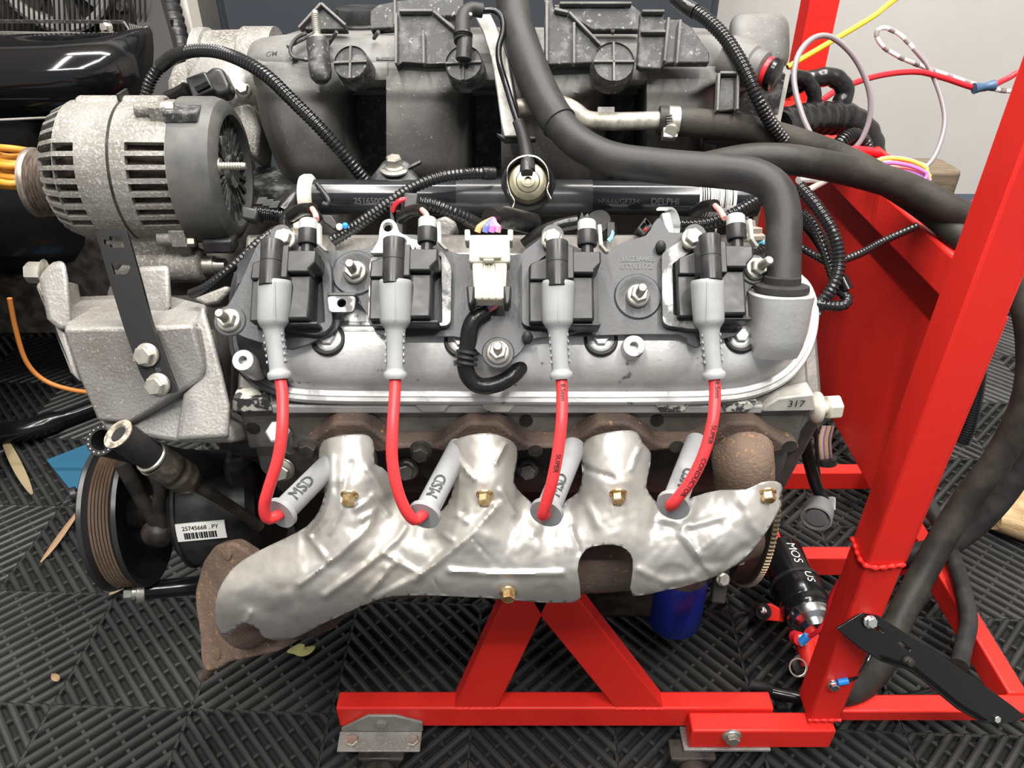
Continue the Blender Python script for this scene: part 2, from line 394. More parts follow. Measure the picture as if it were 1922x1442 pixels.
# flex plate with ring gear
fp = thing('flexplate', 'black flexplate disc with a toothed steel ring gear at the engine rear', 'flexplate', (.31, .80, .14))
c = Vector((.300, .80, .31)); RR = .168
mb = MB(); mb.lathe(c, (1, 0, 0), [(.02, 0), (RR-.008, 0), (RR-.008, .006), (.02, .006)], 64); part('disc', mb, M_dark, fp)
mb = MB(); N = 168; L0 = []
for xx in (0, .007):
    l = []
    for k in range(N*4):
        a = 2*math.pi*k/(N*4); r = RR if (k % 4) < 2 else RR-.0035
        l.append(c + Vector((xx, math.cos(a)*r, math.sin(a)*r)))
    L0.append(l)
inn = [[c + Vector((xx, math.cos(2*math.pi*k/(N*4))*(RR-.012), math.sin(2*math.pi*k/(N*4))*(RR-.012))) for k in range(N*4)] for xx in (.007, 0)]
mb.loft(L0 + inn + [L0[0]], False, False); part('ring_gear', mb, mat('gear_steel', (.24, .19, .13), .4, .8), fp)
mb = MB(); mb.lathe(c + Vector((.0, 0, 0)), (-1, 0, 0), [(.160, 0), (.160, .026), (.15, .030), (.02, .030)], 64); part('rear_cover', mb, M_blk, fp)
# oil filter
of = thing('oil_filter', 'dark blue spin-on oil filter under the right end of the exhaust manifold', 'oil filter', (.228, .712, .085))
mb = MB(); mb.lathe((.228, .712, .083), (0, 0, 1), [(.006, .004), (.026, .0), (.034, .003), (.038, .010), (.038, .10), (.036, .105)], 40); part('canister', mb, M_blu, of)
mb = MB(); mb.lathe((.228, .712, .188), (0, 0, 1), [(.036, 0), (.036, .055)], 32); part('mount_boss', mb, M_head, of)
# dark bracket below the rear of the manifold with a bolt
sb = thing('starter_bracket', 'small dark steel bracket with a bolt under the shield right end', 'bracket', P(1358, 1130, .93))
mb = MB(); mb.prism([P(x, y, .92) for x, y in ((1330, 1035), (1372, 1030), (1370, 1080), (1362, 1135), (1335, 1132), (1342, 1085))], FWD*.012); part('arm', mb, M_dark, sb, bevel=.002)
bolt(sb, P(1357, 1088, .915), -FWD, .0065, .005, M_zinc)
bolt(sb, P(1388, 1052, .90), -FWD, .005, .005, M_head)

# ------------------------------------------------------------------ lettering helper
def text2d(body, size):
    cu = bpy.data.curves.new('lettering', 'FONT'); cu.body = body; cu.size = size; cu.resolution_u = 3; cu.offset = size*.018 if size < .009 else 0
    ob = bpy.data.objects.new('lettering', cu); COL.objects.link(ob)
    dg = bpy.context.evaluated_depsgraph_get(); me = ob.evaluated_get(dg).to_mesh()
    vs = [(v.co.x, v.co.y) for v in me.vertices]; fs = [tuple(p.vertices) for p in me.polygons]
    ob.evaluated_get(dg).to_mesh_clear(); bpy.data.objects.remove(ob); bpy.data.curves.remove(cu)
    return vs, fs
def text_flat(body, size, o, x, y, th=.0003, center=True):
    vs, fs = text2d(body, size); w = max(v[0] for v in vs); h = max(v[1] for v in vs); n = x.cross(y)
    a = -w/2 if center else 0; b = -h/2 if center else 0
    base = [o + x*(v[0]+a) + y*(v[1]+b) for v in vs]; mb = MB()
    mb.add([p + n*th for p in base], fs); return mb
def text_tube(body, size, path, r, s0, adir, flip=1, ang0=0., lift=.0003):
    """letters running along a tube; adir = direction the lettering faces"""
    vs, fs = text2d(body, size); L = [0]
    for i in range(1, len(path)): L.append(L[-1]+(path[i]-path[i-1]).length)
    h = max(v[1] for v in vs); out = []
    for x, y in vs:
        s = min(max(s0 + x, 0), L[-1]-1e-6); j = 0
        while j < len(L)-2 and L[j+1] < s: j += 1
        p = path[j].lerp(path[j+1], (s-L[j])/(L[j+1]-L[j])); T = (path[j+1]-path[j]).normalized()
        n = (adir - T*adir.dot(T)).normalized(); sd = n.cross(T)*flip; a = (y-h/2)/r + ang0
        out.append(p + (n*math.cos(a) + sd*math.sin(a))*(r+lift))
    return MB().add(out, fs)

# ------------------------------------------------------------------ cylinder head
hd = thing('cylinder_head', 'oily cast aluminium cylinder head under the valve cover', 'cylinder head', (0, .54, .5))
e = B(985, 757, -.004); Yh = e.y+.004; Zh = e.z
xl = B(440, 760, -.004).x; xr = B(1524, 760, -.004).x
cs = [(Yh, Zh), (Yh, Zh-.052), (Yh+.014, Zh-.060), (Yh+.014, Zh-.088), (Yh+.05, Zh-.15), (Yh+.16, Zh-.05), (Yh+.19, Zh+.06), (Yh+.10, Zh+.105)]
mb = MB(); mb.prism([Vector((xl, a, b)) for a, b in cs], (xr-xl, 0, 0)); part('casting', mb, M_head, hd, bevel=.003)
# machined rail just below the cover, scalloped
mb = MB(); mb.bx(xl+.03, xr-.04, Yh-.006, Yh+.02, Zh-.010, Zh-.001); part('gasket_rail', mb, M_alu, hd, bevel=.002)
for px in (812, 935, 1262, 1385):
    a = PY(px, 764, Yh-.008); mb = MB(); mb.prism([a+Vector((-.016, 0, .004)), a+Vector((.016, 0, .004)), a+Vector((.009, 0, -.006)), a+Vector((-.009, 0, -.006))], (0, .012, 0)); part('cast_tab', mb, M_white if px > 900 else M_alu, hd, bevel=.001)
# end lugs
def lug(poly, Y, dep, m): return part('end_lug', MB().prism([PY(x, y, Y) for x, y in poly], (0, dep, 0)), m, hd, bevel=.0015)
lug(((436, 746), (502, 748), (512, 772), (434, 776)), Yh-.007, .03, M_white)
lug(((1462, 748), (1528, 740), (1531, 772), (1430, 774), (1438, 762)), Yh-.007, .03, mat('chalky_lug', (.46, .45, .41), .6, .2, col2=(.33, .315, .285), scale=40))
lug(((1430, 774), (1531, 772), (1500, 815), (1480, 835), (1400, 812)), Yh+.002, .03, M_head)
part('cast_number', text_flat('317', .0095, PY(1494, 757, Yh-.0078), BU, Vector((0, 0, 1)), .0008), M_ink, hd)
for px, py in ((475, 803), (987, 789), (1233, 788)):
    a = PY(px, py, Yh); mb = MB(); mb.lathe(a+Vector((0, -.0012, 0)), (0, 1, 0), [(.0058, .0), (.0058, .001), (.0040, .001), (.0040, .004)], 20, True); part('threaded_hole', mb, M_dark, hd)
b = P(1543, 765, .655); mb = MB()
mb.lathe(b+Vector((-.012, 0, 0)), (1, 0, 0), [(.006, 0), (.012, .004), (.0135, .006), (.0135, .010), (.006, .011), (.006, .018)], 24); mb.hexa(b+Vector((.003, 0, 0)), (1, .1, 0), .011, .012, .4)
part('side_bolt', mb, mat('pale_bolt', (.66, .62, .52), .45, .5), hd, bevel=.001)
# lower spark plug side: bolts with round washers below the flange
for px, py, r in ((530, 880, .0115), (763, 880, .0110), (990, 880, .0105)):
    bolt(hd, PY(px, py, Yh+.010), (0, -1, .25), r*.72, .006, M_head if px > 900 else M_zinc, washer=r)
for px, py in ((525, 815),):
    a = PY(px, py, Yh-.008); mb = MB(); mb.hexa(a, (.05, -.55, .8), .0105, .009); mb.cyl(a+Vector((0, .02, -.03)), a, .007); part('plug_fitting', mb, M_alu, hd)

# ------------------------------------------------------------------ valve cover
vc = thing('valve_cover', 'worn silver cast aluminium valve cover with rounded right end', 'valve cover', BW(0, 0, 0))
ol = sm2([(470, 478), (440, 520), (430, 590), (432, 655), (450, 700), (490, 733), (545, 752), (640, 758), (800, 759), (1000, 760), (1200, 760), (1340, 757), (1420, 745), (1480, 715), (1518, 668), (1534, 610), (1530, 560), (1505, 520), (1440, 490), (1200, 482), (960, 478), (700, 476)], 5)
o2 = [Vector(UV(p.x, p.y, 0)) for p in ol]
def vcl(ins, n):
    return [BW(p.x, p.y, n) for p in (inset2(o2, ins) if ins else o2)]
mb = MB(); mb.loft([vcl(0, -.003), vcl(0, .003), vcl(.0015, .0055), vcl(.0045, .006), vcl(.0055, .0072), vcl(.0095, .0072)], True, True)
part('flange', mb, M_vc, vc)
mb = MB(); mb.loft([vcl(.0095, .0060), vcl(.0105, .010), vcl(.0125, .020), vcl(.0165, .030), vcl(.0225, .038), vcl(.030, .0435), vcl(.037, .046), vcl(.043, .047)], False, True)
part('shell', mb, M_vc, vc, angle=60)
# step ledges under the coil bracket
for y0, y1, n in ((603, 612, .0485), (618, 624, .0472)):
    a, b_, c_, d_ = [B(x, y, n) for x, y in ((640, y0), (1370, y0), (1370, y1), (640, y1))]
    part('ledge', MB().prism([a, b_, c_, d_], -BN*.02), M_alu, vc, bevel=.001)
# black painted area of the left end: raised gusset
mb = MB(); pts = [(438, 610), (490, 640), (560, 655), (575, 720), (530, 738), (487, 716), (452, 682)]
# bolts with rubber grommets
for px, py in ((617, 637), (866, 640), (1127, 638), (1388, 632)):
    c = B(px, py, .044); mb = MB(); mb.lathe(c, BN, [(.0135, -.006), (.0140, .002), (.0125, .0045), (.0108, .0045), (.0100, .002)], 32); g = part('grommet', mb, M_rub, vc)
    mb = MB(); mb.lathe(c, BN, [(.0100, 0), (.0100, .0028), (.0085, .0036), (.006, .0036)], 28); mb.hexa(c+BN*.0036, BN, .0058, .004); part('cover_bolt', mb, M_alu, g)
for px, py in ((467, 683), (1185, 657)):
    c = B(px, py, .030 if px < 900 else .043); mb = MB(); mb.lathe(c, BN, [(.0095, -.022), (.0086, .013), (.0080, .014), (.0034, .014), (.0034, .006)], 28); part('mounting_boss', mb, M_alu, vc)
# breather neck on the right end
AX = Vector((0, .289, .953)).normalized(); c = P(1466, 549, .585)
mb = MB(); NK = 32; xa = Vector((1, 0, 0)); ya = AX.cross(xa)
def nk(h, rx, ry, sh=0): return [c + AX*h + xa*(rx*math.copysign(abs(math.cos(q))**.75, math.cos(q))+sh) + ya*(ry*math.copysign(abs(math.sin(q))**.75, math.sin(q))) for q in [2*math.pi*k/NK for k in range(NK)]]
mb.loft([nk(-.050, .017, .012), nk(-.042, .0195, .016), nk(-.034, .0205, .019), nk(-.004, .0232, .0215), nk(-.001, .0235, .022), nk(.0, .0225, .021)], True, True)
part('breather_neck', mb, M_alu, vc, angle=50)
a, b_, c_, d_ = [B(x, y, .052) for x, y in ((1392, 540), (1416, 538), (1424, 608), (1398, 608))]
part('neck_gusset', MB().prism([a, b_, c_, d_], -BN*.03), M_alu, vc, bevel=.003)
mb = MB(); mb.lathe(c, AX, [(.0185, -.001), (.0205, .002), (.0200, .0055), (.0165, .0065), (.0135, .0068), (.0135, .012), (.012, .012)], 36); part('rubber_grommet', mb, M_rub, vc)

# ------------------------------------------------------------------ coil mounting plate
NP = .058
cb = thing('coil_bracket', 'black stamped steel coil bracket plate bolted over the valve cover', 'bracket', BW(0, 0, NP))
ol = [(416, 590), (432, 566), (455, 522), (474, 478), (490, 450), (520, 437), (556, 440), (596, 452), (618, 470), (690, 466), (704, 455), (760, 440), (800, 446), (838, 466), (862, 476), (966, 478), (984, 470), (1008, 452), (1034, 438), (1062, 452), (1092, 474), (1140, 474), (1166, 456), (1212, 442), (1226, 420), (1240, 408), (1256, 436), (1290, 436), (1330, 446), (1382, 470), (1412, 484), (1434, 492), (1440, 512), (1424, 532), (1402, 548), (1398, 600), (1382, 630), (1330, 640), (1308, 652), (1290, 644), (1272, 628), (1120, 630), (1030, 633), (992, 640), (976, 662), (936, 688), (898, 662), (878, 640), (852, 632), (740, 632), (706, 624), (690, 592), (668, 566), (646, 582), (632, 618), (604, 634), (548, 656), (492, 644), (436, 624), (416, 606)]
ol = sm2(ol, 2)
studs = [(432, 603), (667, 513), (935, 663), (1197, 557), (1417, 507)]
outer = [B(p.x, p.y, NP) for p in ol]
part('plate', MB().plate(outer, [], -BN*.0030), M_plate, cb, bevel=.0012)
for px, py in studs:
    c = B(px, py, NP); big = px in (667, 1197)
    mb = MB()
    if big: mb.lathe(c, BN, [(.0185, .0002), (.0172, .0016), (.0145, .0016), (.0115, .0004), (.006, .0004)], 32)
    else: mb.lathe(c, BN, [(.0125, .0002), (.0115, .0012), (.006, .0012)], 28)
    part('pressed_ring', mb, M_plate, cb)
    bolt(cb, c+BN*.0008, BN+Vector((.18, 0, 0))*(1 if px > 1300 else 0), .0070, .0055, M_zinc, washer=.0092, stud=.013, name='stud_nut')
for px, py in ((536, 452), (1036, 452), (1298, 451)):
    bolt(cb, B(px, py, NP+.012), BN, .0066, .006, M_zinc, washer=.0082)
    c = B(px, py, NP); part('spacer', MB().cyl(c, c+BN*.012, .0085), M_plate, cb)
# trays that carry the coils
def tray(pts, hole, h=.008, m=M_plate):
    q = [B(x, y, NP+h) for x, y in pts]; hh = [B(x, y, NP+h) for x, y in hole]
    return part('coil_tray', MB().plate(rnd(q, .006), [rnd(hh, .002)], -BN*h), m, cb, bevel=.0012)
M_worn = mat('worn_plate', (.20, .20, .195), .42, .4, col2=(.07, .07, .07), scale=60, cov=.52, soft=.06, rvar=.1, bump=.15, bscale=300)
tray(((470, 490), (500, 458), (545, 440), (600, 465), (622, 500), (624, 612), (600, 630), (478, 612)), ((484, 505), (540, 470), (602, 480), (610, 606), (484, 606)))
tray(((693, 485), (720, 462), (770, 445), (830, 470), (848, 500), (846, 612), (690, 612)), ((716, 500), (756, 470), (828, 480), (830, 606), (718, 606)), m=M_worn)
tray(((979, 488), (990, 476), (1034, 442), (1095, 470), (1122, 490), (1122, 612), (1060, 628), (1020, 614), (979, 612)), ((998, 500), (1036, 470), (1105, 480), (1110, 606), (998, 600)))
tray(((1242, 478), (1250, 470), (1296, 440), (1360, 458), (1392, 490), (1392, 612), (1300, 618), (1244, 610)), ((1262, 495), (1300, 470), (1375, 480), (1378, 604), (1264, 592)), m=M_worn)
# aluminium lug with two holes
hl = [circ(B(728, 426, NP+.014), BU, BV, .0038), circ(B(752, 455, NP+.014), BU, BV, .0045)]
lo = sm2([(712, 432), (718, 416), (732, 411), (744, 420), (750, 436), (768, 446), (776, 470), (700, 475), (700, 468), (710, 450)], 3)
part('lifting_lug', MB().plate([B(p.x, p.y, NP+.014) for p in lo], hl, -BN*.006), M_alu, cb, bevel=.001)
for body, px, py in (('8TT83172/', 1196, 500), ('LU23A46B', 1198, 486)):
    part('stamped_text', text_flat(body, .0058, B(px, py, NP+.0003), BU, BV, .0002), mat('stamp', (.085, .086, .088), .45), cb)
# small folded tab with a hole
c = B(641, 569, NP+.013)
tb = rnd([B(x, y, NP+.013) for x, y in ((614, 556), (668, 556), (664, 586), (618, 586))], .003)
part('folded_tab', MB().plate(tb, [circ(c, BU, BV, .0033)], -BN*.003), M_worn, cb, bevel=.0008)
part('tab_shelf', MB().prism([B(x, y, NP+.013) for x, y in ((614, 556), (668, 556), (668, 548), (614, 548))], -BN*.014), M_plate, cb, bevel=.001)
# rubber bumpers on the plate
for px, py in ((990, 634), (1240, 464)):
    part('rubber_stop', MB().ball(B(px, py, NP+.004), .0042, .0042, .0055), M_rub, cb)

# ------------------------------------------------------------------ ignition coils (one built, three copies)
def coil(cx, label, group):
    k = .405e-3                                     # metres per pixel at the coil
    cu, cv = UV(cx, 535, .085)
    def w(dx, py, n): return BW(cu+dx*k, cv-(py-535)*k, n)
    t = thing('ignition_coil', label, 'ignition coil', w(0, 535, NP+.004), group)
    def bxp(x0, x1, y0, y1, n0, n1): return [w(x0, y0, n1), w(x1, y0, n1), w(x1, y1, n1), w(x0, y1, n1)], -BN*(n1-n0)
    mb = MB(); mb.prism(*bxp(-10, 67, 518, 602, NP+.003, .086)); part('winding_case', mb, M_blk, t, bevel=.0018)
    mb = MB(); mb.prism([w(x, y, .093) for x, y in ((22, 478), (79, 478), (79, 500), (67, 512), (67, 519), (28, 519), (22, 512))], -BN*.032); part('driver_case', mb, M_blk, t, bevel=.0012)
    mb = MB(); mb.prism(*bxp(-50, -2, 488, 598, NP+.003, .074)); mb.prism([w(x, y, .078) for x, y in ((-50, 520), (-48, 488), (0, 470), (0, 520))], -BN*.014); part('core_stack', mb, M_blk, t, bevel=.0012)
    mb = MB(); mb.prism(*bxp(5, 80, 602, 609, NP+.003, .080)); part('lower_lip', mb, M_blk, t, bevel=.0012)
    mb = MB(); mb.lathe(w(0, 548, .094), BV, [(.0078, 0), (.0078, .0178), (.0075, .0182), (.0075, .0188), (.0078, .0192), (.0082, .0345), (.0076, .0355)], 32)
    mb.prism(*bxp(-19, 30, 470, 530, .075, .094)); part('tower', mb, M_blk, t, bevel=.0008)
    mb = MB(); mb.lathe(w(57, 482, .084), BV, [(.0046, 0), (.0046, .0085), (.0070, .0090), (.0074, .0100), (.0074, .0205)], 26); cn = part('socket', mb, M_blk, t)
    mb = MB(); mb.lathe(w(57, 440, .084), BV, [(.0070, 0), (.0070, .0105), (.0058, .0118), (.003, .0118)], 26); part('connector_cap', mb, M_gcon, cn)
    mb = MB(); q = [w(79, 424, .090), w(81, 462, .090), w(93, 472, .086)]
    mb.loft([[p - BU*.0012, p + BU*.0012, p + BU*.0012 - BN*.006, p - BU*.0012 - BN*.006] for p in q]); part('lock_clip', mb, M_gcon2, cn)
    return t
G = 'ignition coils on the bracket plate'
c3 = coil(1045, 'black ignition coil just right of the white wiring connector', G)
base3 = c3.location.copy(); u3 = UV(1045, 535, .085)
for cx, cy, lb in ((514, 533, 'leftmost black ignition coil nearest the alternator'), (741, 530, 'black ignition coil between folded tab and white connector'), (1329, 524, 'rightmost black ignition coil beside the breather hose')):
    u = UV(cx, cy, .085); copy_tree(c3, base3 + BU*(u[0]-u3[0]) + BV*(u[1]-u3[1]), lb)

# ------------------------------------------------------------------ spark plug leads
def lead(label, bx_, wp, pb, txt=None):
    """bx_: boot axis pixels; wp: wire pixels+depth; pb: plug boot ends"""
    t = thing('spark_plug_lead', label, 'spark plug wire', P(*wp[-1]), 'red spark plug leads')
    tb = .562
    path = resample(crom([P(x, y, tb) for x, y in bx_], 10), .0016); kpx = tb/F
    def rad(s):
        pts = [(0, 29), (.01, 30.5), (.04, 31), (.30, 30), (.42, 28.5), (.455, 25), (.49, 20), (.54, 18.5), (.70, 17.5), (.92, 17), (.93, 21), (.945, 22), (.985, 22), (1, 20)]
        for (a, ra), (b, rb) in zip(pts, pts[1:]):
            if s <= b: return (ra+(rb-ra)*(s-a)/(b-a))*kpx
        return 20*kpx
    mb = MB(); mb.tube(path, rad, 28); bt = part('coil_boot', mb, M_sil, t, angle=50)
    mb = MB(); fr = frames(path); n = len(path)
    for s in (.56, .63, .70, .77, .84):
        i = int(s*(n-1)); p = path[i]; T = fr[i][0]; side = T.cross(-FWD).normalized()
        for q in (-1, 1):
            mb.box(p + side*q*17.0*kpx - FWD*.0012, side*.0006, T*.0012, FWD*.0036)
    part('grip_ribs', mb, M_sil, bt, bevel=.0006)
    mb = MB(); p = path[0]; mb.box(P(bx_[0][0], (bx_[0][1]+605)/2, tb-.0118), BU*.00025, UPV*.014, FWD*.0003); part('mould_line', mb, M_sil, bt)
    wpath = resample(crom([path[-3]] + [P(*q) for q in wp], 10), .003)
    mb = MB(); mb.tube(wpath, .0043, 16); wo = part('lead_wire', mb, M_wire, t)
    if txt:
        for body, s0 in txt: part('lead_print', text_tube(body, .0048, wpath, .0043, s0, (-FWD + BU*.15).normalized(), 1), M_ink, wo)
    a, b = P(*pb[0]), P(*pb[1]); d = (b-a).normalized(); L = (b-a).length
    mb = MB(); mb.lathe(a, d, [(.0055, -.002), (.0125, -.002), (.0128, .002), (.0098, .0035), (.0094, .005), (.0094, L)], 28); pbt = part('plug_boot', mb, M_sil, t)
    x = d; n = (-FWD - x*(-FWD).dot(x)).normalized(); y = n.cross(x)
    vs, fs = text2d('MSD', .0125); ww = max(v[0] for v in vs); hh = max(v[1] for v in vs); r = .0099; out = []
    ml = MB()
    for ox, oy in ((0, 0), (.0005, 0), (0, .0004), (.0005, .0004)):
        out = []
        for q in vs:
            an = (q[1]+oy-hh/2)/r + .15; out.append(a + x*(.010+ox+q[0]) + (n*math.cos(an) + y*math.sin(an))*(r+.0003))
        ml.add(out, fs)
    part('boot_lettering', ml, mat('boot_letter', (.055, .057, .06), .5), pbt)
    return t
lead('leftmost red spark plug lead with grey boots', [(516, 526), (515, 570), (513, 610), (519, 660), (525, 712)],
     [(530, 740, .558), (530, 800, .552), (522, 860, .552), (505, 915, .555), (496, 950, .560), (501, 973, .566), (516, 971, .570), (532, 960, .580)], [(528, 963, .577), (640, 850, .640)])
lead('second red spark plug lead from the left, plug boot beside first runner', [(742, 526), (742, 570), (742, 610), (742, 660), (742, 712)],
     [(741, 740, .558), (737, 800, .552), (736, 860, .552), (745, 915, .555), (760, 955, .560), (777, 976, .566), (790, 970, .570), (800, 962, .580)], [(797, 966, .577), (862, 840, .640)])
lead('red spark plug lead directly right of the white connector', [(1048, 528), (1047, 570), (1047, 610), (1050, 660), (1054, 712)],
     [(1055, 740, .558), (1054, 790, .552), (1047, 850, .552), (1036, 905, .555), (1025, 945, .560), (1018, 968, .566), (1024, 966, .574)], [(1026, 962, .577), (1078, 838, .640)], [('8.5mm', .008), ('SUPER', .058)])
lead('rightmost red spark plug lead with black printed lettering', [(1327, 526), (1329, 570), (1331, 610), (1335, 660), (1341, 712)],
     [(1342, 740, .558), (1338, 790, .552), (1322, 850, .552), (1298, 900, .555), (1272, 935, .560), (1258, 950, .566), (1266, 946, .574)], [(1264, 948, .577), (1308, 830, .640)], [('8.5mm', .006), ('SUPER', .038), ('CONDUCTOR', .062)])
# ================================================================== exhaust manifold with its heat shield
em = thing('exhaust_manifold', 'rusty cast iron exhaust manifold wrapped in a dented silver heat shield', 'exhaust manifold', P(400, 1240, .80))
RX = (655, 907, 1152, 1392)
def bump(x, c, wd):
    d = abs(x-c)/wd
    return 1 if d < .35 else max(0, 1-(d-.35)/.75)**1.0 if d < 1.1 else 0
Yf = Yh-.020
top = []; bot = []
for i in range(0, 95):
    x = 572 + i*(1500-572)/94
    y = 836 - 42*max(bump(x, c, 78) for c in RX)
    top.append((x, y))
for i in range(0, 95):
    x = 1500 - i*(1500-572)/94
    bot.append((x, 846 + 8*max(bump(x, c, 95) for c in RX)))
fl = [PY(x, y, Yf) for x, y in top+bot]
part('port_flange', MB().prism(fl, (0, .021, 0)), M_rust, em, bevel=.003, seg=3, angle=50)
for x, y in ((580, 838), (790, 845), (1005, 846), (1270, 838), (1482, 838)):
    a = PY(x, y, Yf)
    if x in (790, 580): bolt(em, a, (0, -1, .1), .0075, .008, M_dark)
    else: part('bolt_hole', MB().lathe(a+Vector((0, -.0008, 0)), (0, 1, 0), [(.0062, 0), (.0062, .0005), (.005, .0005), (.005, .002)], 20), M_dark, em)
for k, px in enumerate(RX):
    a = PY(px, 838, Yf+.01); pts = [a, PY(px, 850, Yf+.002), PY(px+4, 890, Yf-.0), PY(px, 960, Yf+.004), PY(px-20, 1010, Yf+.01)]
    mb = MB(); mb.tube(resample(crom(pts, 6), .008), lambda s: .0235-.002*s if px < 1300 else .0262-.002*s, 24); part('runner', mb, M_rust2 if k == 3 else M_rust, em, angle=60)
lp = [P(1395, 985, .715), P(1300, 1020, .70), P(1150, 1045, .69), P(950, 1050, .69), P(750, 1058, .70), P(600, 1080, .70), P(520, 1120, .71), P(455, 1160, .73)]
mb = MB(); mb.tube(resample(crom(lp, 6), .012), .031, 24); part('log', mb, M_rust, em, angle=60)
# outlet flange bottom left
def rndpx(pts): return [Vector((p.x, p.y)) for p in rnd([Vector((x, y, 0)) for x, y in pts], 9, 3)]
of_ = rndpx([(365, 1110), (380, 1055), (402, 1024), (436, 1018), (470, 1040), (500, 1090), (560, 1170), (556, 1205), (520, 1225), (450, 1240), (428, 1244), (412, 1256), (386, 1264), (376, 1240), (374, 1190), (366, 1140)])
on = (-FWD*.75 + Vector((-.35, 0, -.15))).normalized(); oc = P(450, 1140, .745)
ofl = [PL(p.x, p.y, oc, on) for p in of_]
part('outlet_flange', MB().prism(ofl, -on*.014), M_rust2, em, bevel=.003, seg=3)
for x, y in ((426, 1037), (405, 1225)):
    part('stud_head', MB().lathe(PL(x, y, oc, on), on, [(.0075, -.002), (.0072, .0015), (.004, .002)], 22), M_rust2, em)
a = PL(392, 1250, oc, on) - on*.008; part('stud', MB().tube([a, a + Vector((-.012, .0, -.018)), a + Vector((-.018, .0, -.024))], .0055, 14), M_rust, em)
mb = MB(); a = P(532, 1196, .725); mb.lathe(a, (-.1, -.6, -.5), [(.018, -.03), (.019, 0), (.008, .001)], 24); part('outlet_neck', mb, M_rust, em)
mb = MB(); mb.tube(crom([P(600, 1120, .735), P(540, 1140, .765), P(480, 1150, .80)], 6), .033, 24); part('outlet_pipe', mb, M_rust, em)
# ---- the heat shield: a pressed sheet, triangulated and dented
SH = [(410, 1186), (404, 1150), (410, 1110), (436, 1068), (482, 1036), (534, 1011), (576, 988), (598, 960), (608, 932), (611, 905), (601, 880), (598, 850), (606, 828), (630, 820), (665, 815), (692, 818), (703, 836), (703, 870), (718, 878), (738, 902), (744, 932), (754, 958), (776, 985), (798, 981), (820, 966), (840, 946), (850, 916), (848, 880), (845, 850), (852, 828), (880, 817), (915, 813), (945, 820), (970, 838), (969, 875), (964, 905), (980, 928), (998, 944), (1001, 962), (1014, 977), (1036, 976), (1050, 960), (1062, 940), (1085, 924), (1093, 890), (1090, 852), (1100, 826), (1134, 813), (1172, 808), (1196, 812), (1206, 832), (1222, 850), (1219, 882), (1213, 915), (1226, 936), (1238, 950), (1254, 965), (1276, 962), (1286, 942), (1310, 930), (1352, 920), (1400, 919), (1430, 906), (1458, 904), (1469, 916), (1462, 936), (1467, 946), (1455, 972), (1432, 1008), (1398, 1048), (1352, 1078), (1310, 1094), (1250, 1108), (1188, 1119), (1186, 1085), (1188, 1052), (1176, 1032), (1152, 1023), (1112, 1026), (1092, 1040), (1084, 1072), (1090, 1122), (1060, 1132), (1000, 1130), (900, 1122), (800, 1118), (740, 1120), (702, 1128), (648, 1152), (600, 1174), (566, 1192), (530, 1204), (494, 1196), (486, 1182), (462, 1170), (446, 1176), (428, 1190)]
SH = [(p.x, p.y) for p in sm2(SH, 2)]
def segd(x, y, a, b):
    ax, ay = a; bx, by = b; dx, dy = bx-ax, by-ay; L = dx*dx+dy*dy
    s = max(0, min(1, ((x-ax)*dx+(y-ay)*dy)/L)); return math.hypot(x-ax-dx*s, y-ay-dy*s), s
def pold(x, y, pts):
    return min(segd(x, y, pts[i], pts[i+1])[0] for i in range(len(pts)-1))
SPINE = [(1410, 985), (1300, 1020), (1150, 1040), (950, 1042), (780, 1050), (620, 1075), (520, 1100), (455, 1140)]
RUN = [[(655, 800), (658, 920), (650, 1010)], [(907, 800), (908, 920), (890, 1000)], [(1152, 800), (1158, 920), (1155, 1000)], [(1420, 900), (1400, 960), (1360, 1010)]]
